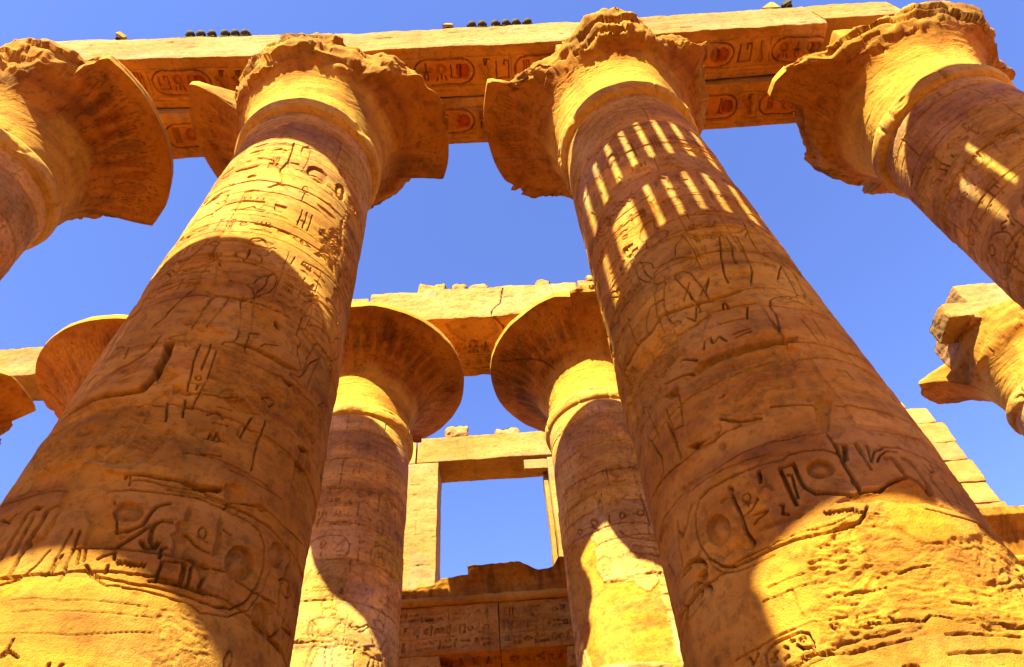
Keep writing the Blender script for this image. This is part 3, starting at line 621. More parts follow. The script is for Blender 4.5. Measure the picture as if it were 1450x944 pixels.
('r',0.03,0.02,[0.14,9.13,0.49,9.29,0.69,9.3,1.07,9.86,1.25,9.28,0.92,8.85,0.52,8.9,0.03,8.87]),
('k',0.06,0.022,[-1.39,13.29,-1.02,13.13,-0.4,13.02,0.08,13.08,0.54,13.02,1.02,13.05,1.81,13.11]),
('k',0.06,0.022,[-1.39,12.02,-1.14,12.01,-0.5,11.96,-0.34,12.17,0.1,12.25]),
('k',0.06,0.022,[0.38,14.81,0.45,13.93,0.37,13.52,0.52,13.08]),
('k',0.06,0.022,[-0.34,12.17,-0.39,12.64]),
('k',0.06,0.022,[-0.21,14.11,0.14,13.93,0.37,13.52]),
('r',0.03,0.01,[1.42,12.09,1.85,12.91,1.86,14.02,2.24,14.36,1.98,12.86,2.02,11.63,1.63,11.23])]
COL3=[
('g',0.035,0.025,[-0.14,5.97,-0.26,6.06,-0.44,6.09,-0.68,6.08,-0.98,6.1,-1.26,6.12,-1.47,6.13,-1.6,6.1,-1.71,6,-1.77,5.84,-1.78,5.66,-1.71,5.46,-1.6,5.31,-1.45,5.21,-1.31,5.19,-1.1,5.2,-0.89,5.2,-0.71,5.18,-0.54,5.17,-0.4,5.18,-0.29,5.19,-0.22,5.25,-0.16,5.33]),
('g',0.018,0.012,[-1.67,6.27,-1.42,6.26,-1.24,6.24,-1.01,6.21,-0.78,6.17]),
('g',0.018,0.012,[-1.74,5.57,-1.7,5.36,-1.59,5.23,-1.44,5.15,-1.26,5.13,-1.06,5.14]),
('o',0.07,0.12,[-1.38,5.58,-1.41,5.52,-1.47,5.49,-1.53,5.5,-1.59,5.53,-1.64,5.6,-1.66,5.68,-1.65,5.75,-1.61,5.81,-1.55,5.83,-1.48,5.83,-1.42,5.79,-1.38,5.72,-1.36,5.65]),
('o',0.07,0.12,[-0.24,5.81,-0.28,5.76,-0.33,5.73,-0.39,5.72,-0.44,5.74,-0.48,5.78,-0.5,5.83,-0.49,5.88,-0.46,5.92,-0.41,5.95,-0.35,5.96,-0.3,5.94,-0.26,5.91,-0.24,5.86]),
('g',0.055,0.04,[-1.24,5.9,-1.23,5.7,-1.23,5.46,-1.21,5.33]),
('g',0.055,0.04,[-0.92,6.03,-0.94,5.91]),
('g',0.055,0.04,[-0.71,5.97,-0.58,5.97]),
('g',0.055,0.04,[-0.72,5.96,-0.72,5.75,-0.71,5.53]),
('g',0.055,0.04,[-0.58,5.96,-0.59,5.77,-0.57,5.66,-0.51,5.58,-0.24,5.49]),
('g',0.035,0.03,[-1.37,5.91,-1.27,5.91,-1.22,5.95,-1.22,6.01]),
('g',0.035,0.03,[-1.25,6.03,-1.25,5.97]),
('g',0.035,0.03,[-1.02,5.75,-1.09,5.67,-1.21,5.64]),
('g',0.035,0.03,[-1.14,5.51,-1.07,5.55,-0.97,5.58,-1,5.6,-1.09,5.6]),
('g',0.035,0.03,[-0.68,5.87,-0.64,5.85,-0.67,5.59]),
('g',0.035,0.03,[-0.84,5.58,-0.82,5.57,-0.87,5.49,-0.82,5.47]),
('g',0.014,0.012,[-1.08,5.79,-1.1,5.76,-1.13,5.76,-1.15,5.78,-1.16,5.82,-1.15,5.85,-1.12,5.86,-1.09,5.85,-1.08,5.82,-1.08,5.79]),
('g',0.014,0.012,[-1.12,5.76,-1.12,5.71]),
('g',0.014,0.012,[-1.17,5.76,-1.08,5.73]),
('p',0.05,0.04,[-0.99,5.87,-0.91,5.89,-0.86,5.86,-0.83,5.74,-0.86,5.76,-0.92,5.82,-1,5.78]),
('p',0.05,0.04,[-1.14,5.45,-0.94,5.46,-0.72,5.46,-0.67,5.41,-0.75,5.38,-0.96,5.4,-1.13,5.42]),
('r',0.03,0.02,[-0.78,5.54,-0.65,5.56,-0.53,5.55,-0.51,5.51,-0.65,5.41,-0.73,5.52]),
('r',0.03,0.02,[-1.63,5.52,-1.22,5.42,-1.03,5.38,-1.21,5.27,-1.55,5.34]),
('r',0.03,0.02,[-1.01,5.77,-0.86,5.77,-0.86,5.58,-0.98,5.52,-1.12,5.51]),
('r',0.03,0.02,[-0.26,5.79,-0.19,5.74,-0.23,5.53,-0.32,5.57]),
('k',0.03,0.035,[-0.13,6.24,-0.13,6.2,-0.14,6,-0.14,5.77,-0.16,5.59]),
('k',0.03,0.035,[-2.46,6.8,-1.93,6.72,-1.54,6.67,-1.18,6.66,-0.89,6.68]),
('g',0.03,0.02,[-0.52,5.37,-0.51,5.34,-0.48,5.36,-0.48,5.33,-0.45,5.36,-0.45,5.33,-0.42,5.35,-0.41,5.32,-0.38,5.35,-0.38,5.32,-0.35,5.34,-0.34,5.31,-0.31,5.34,-0.31,5.31,-0.28,5.34]),
('g',0.03,0.02,[-0.28,5.34,-0.28,5.29,-0.25,5.31,-0.25,5.27,-0.22,5.29,-0.22,5.24,-0.2,5.26]),
('g',0.05,0.035,[-1.75,6.1,-1.86,5.99,-1.98,5.91,-2.02,6.02,-2.02,6.13]),
('g',0.05,0.035,[-2.02,6.13,-2.09,5.96,-2.15,5.67]),
('g',0.05,0.035,[-2.47,6.19,-2.49,5.96,-2.37,5.67]),
('k',0.05,0.04,[-2.11,7.38,-2,7.02,-2.04,6.83,-2.34,6.73]),
('k',0.05,0.04,[-1.73,7.31,-1.68,6.75]),
('p',0.08,0.04,[-1.55,6.81,-1.37,6.73,-1.27,6.71,-1.44,6.68]),
('r',0.02,0.01,[-1.55,7.11,-1.1,6.78,-0.92,6.6,-0.66,6.41,-0.85,6.39,-1.18,6.64,-1.64,6.72]),
('r',0.02,0.01,[-0.4,6.31,-0.13,6.24,-0.2,6.08,-0.43,6.14]),
('g',0.06,0.05,[-1.99,5.58,-1.9,5.56,-1.81,5.49,-1.77,5.41]),
('g',0.06,0.05,[-1.94,5.2,-1.89,5.27,-1.83,5.26,-1.78,5.18]),
('g',0.06,0.05,[-2.32,5.3,-2.24,5.24,-2.27,5.18,-2.37,5.19]),
('p',0.09,0.04,[-1.95,5.4,-1.84,5.42,-1.77,5.41,-1.8,5.32,-1.89,5.31,-1.99,5.33]),
('p',0.09,0.04,[-2.02,5.55,-2.03,5.54,-2.06,5.55,-2.09,5.58,-2.09,5.6,-2.07,5.61,-2.04,5.59,-2.02,5.57]),
('p',0.09,0.04,[-1.92,5.19,-1.93,5.19,-1.95,5.19,-1.97,5.21,-1.97,5.22,-1.96,5.23,-1.94,5.22,-1.92,5.21]),
('g',0.03,0.03,[-1.44,4.38,-1.4,4.41,-1.33,4.43,-1.1,4.42,-1.05,4.38,-1.04,4.3,-1.06,4.23,-1.11,4.2,-1.23,4.19,-1.4,4.21,-1.46,4.28,-1.44,4.38]),
('o',0.05,0.05,[-1.35,4.31,-1.36,4.3,-1.38,4.29,-1.41,4.3,-1.42,4.32,-1.42,4.34,-1.41,4.35,-1.38,4.35,-1.36,4.34,-1.35,4.33]),
('o',0.05,0.05,[-1.08,4.34,-1.09,4.33,-1.11,4.33,-1.13,4.34,-1.14,4.35,-1.14,4.37,-1.13,4.38,-1.11,4.38,-1.09,4.38,-1.08,4.36]),
('o',0.05,0.05,[-0.8,4.37,-0.81,4.35,-0.84,4.35,-0.86,4.36,-0.88,4.37,-0.88,4.39,-0.86,4.41,-0.84,4.41,-0.81,4.4,-0.8,4.39]),
('g',0.035,0.035,[-1.6,4.43,-1.58,4.36,-1.5,4.42]),
('g',0.035,0.035,[-1.2,4.39,-1.17,4.38]),
('g',0.035,0.035,[-1.26,4.37,-1.24,4.35]),
('g',0.035,0.035,[-1.16,4.34,-1.13,4.29,-1.08,4.27]),
('g',0.035,0.035,[-1.36,4.36,-1.33,4.36]),
('g',0.035,0.035,[-1.3,4.28,-1.26,4.29]),
('g',0.014,0.012,[-1.2,4.24,-1.1,4.24]),
('g',0.014,0.012,[-1.75,4.48,-1.45,4.46,-1.18,4.47,-0.96,4.45,-0.72,4.43]),
('g',0.014,0.012,[-1.32,4.78,-1.11,4.78,-0.84,4.78]),
('g',0.014,0.012,[-1.22,4.88,-1,4.88,-0.83,4.87]),
('g',0.014,0.012,[-2.28,5.39,-2.01,5.38]),
('k',0.02,0.01,[-1.03,4.77,-1.03,4.54]),
('r',0.034,0.025,[-0.52,5.18,-0.32,5.17,-0,5.3,-0.02,5.13,0.06,5.03,0.16,4.94,0.36,4.94,0.56,5.07,0.81,5.06,1.05,4.87,0.77,4.45,0.48,4.11,0.31,4.11,-0.11,4.15,-0.35,4.17,-0.47,4.14,-0.83,4.16,-1.01,4.26,-0.94,4.51,-0.82,4.58,-0.82,4.84,-0.75,5.01]),
('r',0.034,0.025,[0.89,5.25,1.46,5.44,1.46,5.02,0.76,4.45,1.05,4.87,0.81,5.06]),
('m',0,0,[0,5.35,0.18,5.33,0.42,5.26,0.53,5.15,0.54,5.05,0.36,4.95,0.16,4.94,0.05,5.03,-0.02,5.13]),
('m',0.045,0,[-0.41,5.44,-0.25,5.48,-0.14,5.51,0.02,5.51,0.38,5.63,0.56,5.5,0.58,5.39,0.71,5.34,1.14,5.36,0.61,5.32,0.03,5.37,-0.2,5.39]),
('m',0.01,0,[-0.35,4.17,-0.19,4.25,-0.08,4.28,0.01,4.25,0.05,4.16,-0.12,4.14,-0.37,4.14]),
('k',0.026,0.035,[-0.67,4.6,-0.59,4.61,-0.49,4.6,-0.35,4.58]),
('k',0.026,0.035,[-0.2,4.69,-0.08,4.71,0.08,4.73]),
('k',0.026,0.035,[0.08,4.4,0.22,4.38]),
('k',0.026,0.035,[-0.43,4.34,-0.4,4.3,-0.32,4.3,-0.22,4.26,-0.15,4.29,-0.08,4.28,0,4.25]),
('k',0.026,0.035,[-0.6,4.32,-0.48,4.3,-0.4,4.3]),
('k',0.026,0.035,[-0.52,3.96,-0.48,3.96,-0.43,3.94]),
('k',0.03,0.02,[-0.17,4,0.39,3.98]),
('k',0.03,0.02,[-0.83,4.16,-0.55,4.14,-0.37,4.14]),
('k',0.03,0.02,[-1.03,4.19,-0.83,4.16]),
('k',0.03,0.02,[-0.12,4.14,0.31,4.11,0.48,4.11]),
('m',0.02,0,[-0.22,4.06,-0.14,4.07,-0.18,3.89,-0.25,3.9]),
('g',0.03,0.022,[0.12,5.85,0.22,5.99,0.35,6.06,0.5,6.07,0.69,6.03,0.94,5.98,1.17,5.97]),
('g',0.03,0.022,[0.18,5.85,0.26,5.95,0.35,6.01,0.47,6.01]),
('g',0.03,0.022,[0.74,5.92,0.77,5.81,0.86,5.86]),
('g',0.03,0.022,[0.85,5.97,0.86,5.87]),
('g',0.03,0.022,[0.73,5.78,0.68,5.65,0.7,5.5,0.74,5.35]),
('g',0.03,0.022,[0.89,5.8,0.92,5.68,0.86,5.47]),
('g',0.03,0.022,[1.17,5.97,1.47,5.88,1.2,5.43]),
('g',0.065,0.045,[0.29,5.91,0.37,5.92,0.39,5.68]),
('g',0.065,0.045,[0.49,5.93,0.55,5.91,0.59,5.74,0.56,5.51]),
('g',0.065,0.045,[-0.05,6.08,-0.1,5.91]),
('g',0.065,0.045,[0.07,6.09,0.07,5.94]),
('g',0.04,0.02,[0.07,5.94,0.07,5.76]),
('g',0.04,0.02,[0.17,6.06,0.12,5.85]),
('k',0.05,0.05,[-0.13,6.11,-0.14,5.85,-0.14,5.52,0.04,5.52,0.2,5.6,0.41,5.68,0.56,5.5]),
('k',0.09,0.09,[-2.31,8.87,-2.03,8.84,-1.78,8.87,-1.53,8.82,-1.24,8.96,-1.05,8.88,-0.79,8.82,-0.65,8.78,-0.41,8.76,-0.2,8.8]),
('p',-0.06,0.08,[-1.2,8.16,-0.82,8.32,-0.7,8.59,-0.37,8.67,-0.07,8.62,-0.01,8.29,-0.03,7.86,-0.28,7.8,-0.75,7.84,-1.05,7.86,-1.24,8.12]),
('g',0.03,0.035,[-0.79,8.75,-0.87,8.5,-0.96,8.64]),
('g',0.03,0.035,[-0.64,8.22,-0.43,8.2,-0.3,8.18,-0.24,8.39]),
('g',0.03,0.035,[-0.54,7.96,-0.34,7.98]),
('g',0.03,0.035,[-0.53,7.9,-0.34,7.93]),
('g',0.03,0.035,[-0.47,8.61,-0.51,8.45,-0.44,8.43,-0.47,8.61]),
('g',0.03,0.035,[-0.91,7.92,-0.86,8.05,-0.79,8.05,-0.8,7.95]),
('g',0.03,0.035,[-0.79,7.93,-0.7,8.01,-0.65,7.89]),
('g',0.03,0.035,[-1.57,8.9,-1.51,9.17,-1.36,9.28,-1.16,9.25]),
('g',0.03,0.035,[-2.13,9.91,-1.67,9.83]),
('g',0.03,0.035,[-2.4,9.33,-2.24,9.26,-2.21,9.03,-2.37,8.93,-2.48,9.27]),
('g',0.03,0.035,[-2.16,7.55,-2.05,7.14]),
('g',0.03,0.035,[-1.67,7.49,-1.68,7.2,-1.68,6.88]),
('g',0.03,0.035,[-1.98,7.78,-1.92,7.24]),
('g',0.03,0.035,[-1.43,7.53,-1.51,7.11,-1.65,7.14]),
('g',0.03,0.035,[-1.85,9.56,-1.81,8.9]),
('p',0.12,0.05,[-1.15,7.77,-0.97,7.82,-0.74,7.8,-0.48,7.8,-0.29,7.79,-0.05,7.8,0.18,7.8,0.14,7.71,-0.1,7.68,-0.33,7.66,-0.62,7.62,-0.8,7.67,-0.97,7.66,-1.11,7.65]),
('p',0.12,0.05,[-1.85,7.78,-1.66,7.72,-1.53,7.54,-1.45,7.54,-1.38,7.66,-1.6,7.71]),
('p',0.12,0.05,[-1.56,6.82,-1.4,6.76,-1.25,6.72,-1.45,6.69]),
('k',0.04,0.05,[-1.55,7.85,-1.34,7.79,-1.15,7.69]),
('k',0.04,0.05,[-1.25,8.05,-1.16,7.97,-1.05,7.86]),
('k',0.04,0.05,[-1.06,6.85,-0.9,6.74,-0.66,6.65]),
('k',0.04,0.05,[-0.98,7.16,-0.93,7.2]),
('r',0.04,0.06,[-2.34,8.83,-1.88,8.6,-1.41,8.69,-1.12,8.71,-1.23,8.15,-1.54,7.99,-1.66,7.8,-1.99,7.76,-2.41,7.87,-2.55,8.25]),
('r',0.04,0.04,[-1.33,7.74,-0.98,7.64,-0.31,7.61,0.09,7.6,-0.18,6.92,-0.46,6.98,-0.63,6.84,-0.63,6.69,-0.97,6.78,-1.04,6.91,-0.96,7.17,-1.12,7.39,-1.37,7.37]),
('m',0.02,0,[-0.6,6.89,-0.45,6.95,-0.22,6.92,-0.03,6.83,-0.02,6.78,-0.28,6.81,-0.52,6.75,-0.63,6.74]),
('m',0.06,0,[-0.04,6.78,0.12,6.71,-0.07,6.32,-0.12,6.28,-0.14,6.36,-0.12,6.58]),
('k',0.03,0.035,[-0.13,6.26,-0.14,5.96]),
('k',0.03,0.035,[0.11,6.63,0.36,6.59,0.68,6.57,1.05,6.57,1.34,6.6]),
('k',0.03,0.035,[0.06,7.7,0.47,7.68,0.73,7.62,1.28,7.75]),
('k',0.03,0.035,[0.11,8.53,0.06,8.42,0.08,8.23,0,7.92]),
('k',0.03,0.035,[-0.52,6.75,-0.4,6.73,-0.07,6.65]),
('g',0.025,0.018,[0.4,7.21,0.51,7.22,0.54,7.1]),
('g',0.025,0.018,[0.11,8.53,0.2,8.61,0.51,8.71,0.79,8.71,1.1,8.68]),
('g',0.025,0.018,[0.38,8.18,0.41,7.74]),
('g',0.025,0.018,[0.57,8.24,0.56,7.82]),
('g',0.025,0.018,[0.3,8.5,0.46,8.59,0.59,8.54]),
('g',0.05,0.04,[1.01,7.37,1,7.34]),
('g',0.05,0.04,[0.99,7.26,1.05,7.26]),
('g',0.05,0.04,[0.95,7.04,0.97,7.02]),
('g',0.05,0.04,[1.09,6.98,1.11,6.96]),
('k',0.03,0.035,[-2.52,10.08,-2.15,9.94,-1.66,9.84,-1.16,9.85,-0.84,9.84,-0.48,9.84,-0.21,9.82,0.1,9.78,0.43,9.8,0.8,9.72,0.87,9.52]),
('k',0.03,0.035,[-3.01,12.49,-2.77,12.34,-2.29,12.17,-1.67,11.91,-1.19,11.86,-1.05,11.86,-0.73,11.92]),
('k',0.03,0.035,[-0.66,10.94,-0.44,10.97,0.03,10.91,0.46,10.85,0.72,10.78]),
('k',0.03,0.035,[0.55,10.74,0.46,10.22,0.46,9.81]),
('k',0.03,0.035,[-0.37,8.78,-0,8.83,0.42,8.84,0.7,8.77]),
('g',0.032,0.03,[-0.03,10.26,0.05,10.29,0.08,10.22,0.07,10.06,0.06,9.89,-0.04,9.43,-0.06,9.47]),
('g',0.032,0.03,[-0.02,10.25,-0.14,9.79,-0.26,9.28,-0.29,9.02]),
('g',0.032,0.03,[0.14,10.2,0.23,10.23,0.22,9.98,0.19,9.59,0.11,9.22,0.02,8.96]),
('g',0.032,0.03,[-0.9,8.98,-0.75,9.28]),
('g',0.032,0.03,[-0.69,8.94,-0.48,9.23,-0.61,8.96]),
('g',0.032,0.03,[-1.57,8.88,-1.52,9.11,-1.38,9.28,-1.16,9.23]),
('g',0.032,0.03,[-1.85,10.08,-1.64,10.19,-1.33,10.24,-1.18,10.21]),
('g',0.032,0.03,[0.73,9.64,0.67,9.28,0.59,8.83]),
('g',0.032,0.03,[0.74,9.6,0.42,9.07]),
('g',0.032,0.03,[-2.31,10.38,-2.17,10.37,-1.94,10.28]),
('g',0.032,0.03,[-0.8,9.09,-0.8,8.94]),
('g',0.032,0.03,[-1.5,11.46,-1.39,11.48,-1.33,11.42]),
('g',0.032,0.03,[-1.48,11.36,-1.36,11.3]),
('g',0.032,0.03,[-1.48,11.29,-1.38,11.25]),
('g',0.032,0.03,[-1.69,12.17,-1.58,12.23,-1.47,12.13]),
('r',0.02,0.01,[-0.26,9.09,0.03,9.03,-0.02,8.85,-0.32,8.81]),
('r',0.02,0.01,[0.3,10.22,0.6,10.37,0.72,9.8,0.46,9.81]),
('p',0.02,0.03,[-0.21,9.27,0.1,9.22,0.01,8.99,-0.26,9.09])]
COL4=[
('k',0.035,0.045,[-3.75,15.39,-3.48,15.24,-2.67,15.23,-1.99,15.21,-1.5,15.17,-0.8,15.14]),
('k',0.035,0.045,[-3.02,13.94,-2.42,13.94,-1.89,13.92,-1.19,13.94,-0.63,13.92]),
('k',0.035,0.045,[-3.7,13.05,-3.53,13.02,-2.96,12.98,-2.48,13.04,-1.86,13.01,-1.22,12.97]),
('k',0.035,0.045,[-2.92,11.82,-2.62,11.9,-2.13,11.8]),
('k',0.035,0.045,[-2.31,16.07,-2.33,15.23]),
('k',0.035,0.045,[-3.16,13.89,-3.09,13]),
('k',0.035,0.045,[-2.88,11.77,-2.82,11.29]),
('g',0.03,0.03,[-2.85,12.14,-2.93,12.13,-3,12.16,-3.04,12.22,-3.03,12.27,-2.97,12.31,-2.89,12.31,-2.82,12.29,-2.79,12.23,-2.8,12.18,-2.85,12.14]),
('g',0.03,0.03,[-2.73,11.52,-2.78,11.51,-2.83,11.53,-2.87,11.58,-2.86,11.63,-2.83,11.66,-2.77,11.66,-2.72,11.64,-2.69,11.6,-2.7,11.55,-2.73,11.52]),
('g',0.03,0.03,[-2.23,12.2,-2.33,12.28,-2.42,12.2,-2.34,12.14]),
('g',0.03,0.03,[-2.34,14.5,-2.16,14.5,-2.1,14.23,-2.31,14.23]),
('g',0.03,0.03,[-2.28,14.47,-2.2,14.21]),
('g',0.03,0.03,[-2.65,14.46,-2.48,14.39,-2.45,14.24]),
('g',0.03,0.03,[-3.04,14.55,-3.08,14.42]),
('g',0.03,0.03,[-1.93,14.42,-1.92,14.31]),
('g',0.03,0.03,[-1.57,14.5,-1.43,14.46]),
('g',0.03,0.03,[-2.84,14.92,-2.58,14.95,-2.43,14.87]),
('g',0.03,0.03,[-2.94,14.99,-2.72,15.01]),
('g',0.03,0.03,[-2.71,14.79,-2.43,14.78,-2.33,14.68])]
COLB3=[
('m',0.04,0,[-2.42,12.14,-1.8,12.16,-1.18,12.05,-1.01,11.77,-1.08,11.65,-1.11,11.05,-0.98,10.75,-0.24,10.52,-0.23,10.38,-0.01,10.25,0.25,10.48,0.28,10.06,0.28,8.46,-1.69,8.93,-2.26,10.36,-2.31,11.46]),
('k',0.05,0.03,[-2.29,13.28,-1.35,13.21,-0.76,13.24]),
('k',0.05,0.03,[-2.33,12.27,-1.7,12.22,-0.95,12.12,-0.23,12.15,0.39,12.06]),
('k',0.05,0.03,[-0.01,10.65,0.17,10.69,0.36,10.67]),
('k',0.05,0.03,[0.35,12.98,0.4,12.12]),
('g',0.05,0.03,[-1.38,12.31,-1.41,12.27,-1.46,12.27,-1.5,12.32,-1.5,12.39,-1.48,12.44,-1.43,12.43,-1.39,12.38,-1.38,12.31]),
('g',0.05,0.03,[-0.87,12.35,-0.91,12.3,-0.97,12.3,-1.03,12.35,-1.07,12.41,-1.06,12.47,-1.01,12.5,-0.94,12.47,-0.89,12.42,-0.87,12.35]),
('g',0.05,0.03,[-0.16,12.33,-0.19,12.29,-0.23,12.27,-0.28,12.29,-0.3,12.33,-0.29,12.38,-0.25,12.42,-0.2,12.42,-0.17,12.38,-0.16,12.33]),
('g',0.05,0.03,[0.32,12.39,0.28,12.34,0.23,12.31,0.18,12.31,0.15,12.36,0.17,12.42,0.21,12.46,0.27,12.47,0.31,12.45,0.32,12.39]),
('g',0.05,0.03,[-0.55,12.4,-0.57,12.18]),
('g',0.05,0.03,[-0.15,11.65,0.5,11.54]),
('g',0.05,0.03,[-0.14,11.44,0.45,11.33]),
('g',0.05,0.03,[-0.14,11.24,0.44,11.12]),
('p',-0.03,0.03,[-0.47,9.16,-0.14,9.1,-0.2,8.98,-0.37,8.89,-0.3,8.51,-0.8,8.63,-0.65,8.8,-0.45,8.87])]

F = dict(rb=1.766, rn=1.459, rr=1.513, zr=16.5, zrim=19.22)
B = dict(rb=1.838, rn=1.612, rr=1.62, zr=16.65, zrim=19.75, full=3.34)
Z2 = [(-1.7, 3, 14.35, .5, .02, .022, .95), (-1.7, 3, 13.5, .66, .024, .024, .95), (-1.7, 3, 12.7, .52, .02, .022, .95), (-1.7, 3, 11.85, .6, .022, .024, .95), (-1.7, 3, 11.3, .36, .016, .018, .95), (1.3, 2.9, 7.7, .4, .02, .022, .8), (1.9, 2.9, 5.6, .5, .025, .025, .7), (1.3, 2.6, 4.5, .4, .02, .022, .5)]
Z3 = [(-3, 1.5, 14.35, .5, .02, .02, .95), (-3, 1.5, 13.5, .6, .02, .022, .95), (-3, 1.5, 12.7, .5, .018, .02, .95), (-3, 1.5, 11.95, .5, .018, .02, .95), (-3, 1.5, 11.4, .34, .016, .018, .95), (.4, 1.4, 8.0, .4, .016, .018, .6), (-2.9, -1.9, 7.6, .45, .02, .02, .8), (-2.9, -1.9, 5.2, .5, .025, .025, .8), (-1.2, -.7, 4.1, .3, .016, .018, .9), (.7, 1.4, 4.2, .3, .014, .018, .6)]
column(-7.825, 0, 'stone column cut off by the left edge, its curved bell rim whole on the right side', 11, cut=interp((-180, 2.0), (-150, 2.0), (-120, 2.6), (-60, 2.7), (5, 2.35), (30, 2.65), (46, 2.75), (53, 3.3), (140, 3.28), (146, 2.3), (180, 2.0)), du=.024, zlo=8.5, lo=-60, hi=140, paint=1.0, **F)
column(-.459, 0, 'huge left front column with a large carved cartouche low down and a bell broken open at the front', 22, cut=interp((-180, 3.26), (-116, 3.3), (-67, 3.3), (-64, 2.2), (-34, 2.4), (0, 2.25), (40, 2.4), (50, 2.75), (64, 2.95), (80, 3.05), (119, 3.3), (122, 2.5), (140, 2.4), (170, 2.4), (176, 3.26)), marks=COL2, deco=deco_hero(22, Z2, [(-1.15, 8.5, 2.5, 1), (.55, 8.5, 2.5, -1), (2.15, 8.5, 2.5, -1)]), du=.009, zlo=3.7, lo=-70, hi=118, **F)
column(6.898, 0, 'huge right front column striped with bars of sunlight below its shattered bell', 33, cut=interp((-180, 2.5), (-158, 2.5), (-128, 3.1), (-122, 3.3), (-73, 3.24), (-70, 2.75), (-50, 2.35), (-38, 2.2), (-16, 2.5), (3, 2.5), (30, 2.3), (45, 2.7), (56, 2.85), (64, 2.6), (105, 2.45), (180, 2.5)), top=interp((-60, 0), (-35, .1), (-20, .2), (5, .22), (25, .2), (40, 0)), marks=COL3, deco=deco_hero(33, Z3, [(-2.55, 8.6, 2.5, 1), (-.95, 8.6, 2.5, 1), (.95, 8.6, 2.5, -1)]), du=.009, zlo=3.2, lo=-112, hi=70, amp=.17, cracks=([(-2.9, 2.35), (-2.6, 2.2), (-2.3, 1.9), (-2.0, 1.5)],), **F)
column(14.386, 0, 'front column at the upper right corner leaning into the frame with a jutting broken bell', 44, cut=interp((-180, 2.35), (-140, 2.45), (-122, 2.55), (-92, 2.62), (-89, 2.7), (-87, 3.3), (-80, 3.3), (-72, 3.1), (-60, 2.7), (-45, 2.4), (-20, 2.35), (15, 2.4), (40, 2.6), (62, 2.45), (80, 2.9), (180, 2.8)), top=interp((-30, 0), (0, .2), (25, .75), (50, .65), (70, 0)), marks=COL4, deco=deco_generic(44), du=.02, zlo=8.5, lo=-140, hi=40, **F)
column(-16.122, 9.311, 'far left background column showing only the tip of its bell at the left edge', 55, cut=interp((-180, 3.4), (60, 3.4), (72, 3.75), (97, 3.7), (101, 3.0), (120, 2.6), (180, 3.0)), du=.05, zlo=8, **B)
column(-8.514, 9.311, 'background column behind the left front one with a cracked wide bell', 66, cut=interp((-180, 3.3), (-104, 3.3), (-96, 3.2), (-94, 3.36), (180, 3.36)), du=.05, zlo=8, cracks=([(-4.1, 2.9), (-3.7, 2.3), (-3.3, 2.0), (-2.9, 1.9)], [(-3.0, 2.8), (-3.3, 2.0), (-3.2, 1.4)]), **B)
column(-.906, 9.311, 'background column between the front pair, left of the window, with a whole round bell', 77, cut=interp((-180, 3.2), (150, 3.36), (156, 2.9), (180, 3.0)), du=.022, zlo=6.5, lo=-60, hi=112, paint=.8, **B)
column(6.702, 9.311, 'background column right of the window with a pale repaired shaft and a round bell', 88, cut=interp((-180, 3.34), (-20, 3.34), (-10, 3.2), (40, 3.1), (180, 3.3)), marks=COLB3, du=.022, zlo=6.5, lo=-112, hi=60, cracks=([(-3.1, 2.9), (-2.9, 2.5), (-2.5, 2.1), (-2.1, 1.7), (-1.8, 1.2)],), paint=.8, **B)
column(13.7, 9.311, 'background column hidden behind the right front one with its bell broken away', 99, cut=interp((-180, 1.6), (180, 1.6)), amp=.04, du=.06, zlo=8, abac=False, **B)
column(21.75, 9.311, 'sunlit background column at the right edge with a stub of bell jutting left', 111, cut=interp((-180, 2.2), (-170, 2.3), (-158, 2.6), (-152, 3.2), (-122, 3.2), (-119, 2.1), (-100, 1.9), (-60, 2.0), (0, 2.2), (180, 2.2)), du=.04, zlo=9, lo=-130, hi=60, abac=False, amp=.07, **B)

# broken blocks left on the stub of the right-hand background column
GR = 'broken blocks on the right background column'
for i, (x0, x1, y0, y1, z0, z1, lab) in enumerate([(19.95, 22.4, 8.1, 10.4, 19.75, 20.75, 'cracked block lying on the stub of bell at the right edge'), (20.45, 22.8, 8.2, 10.5, 20.78, 21.9, 'topmost worn block of the pile at the right edge'), (19.25, 20.1, 8.0, 9.3, 19.85, 20.6, 'small block jutting left from the pile at the right edge')]):
    o = rough_box('stone_block', x0, x1, y0, y1, z0, z1, PALE, None, .05, .06, .07, 7+i); tag(o, lab, 'block', GR)

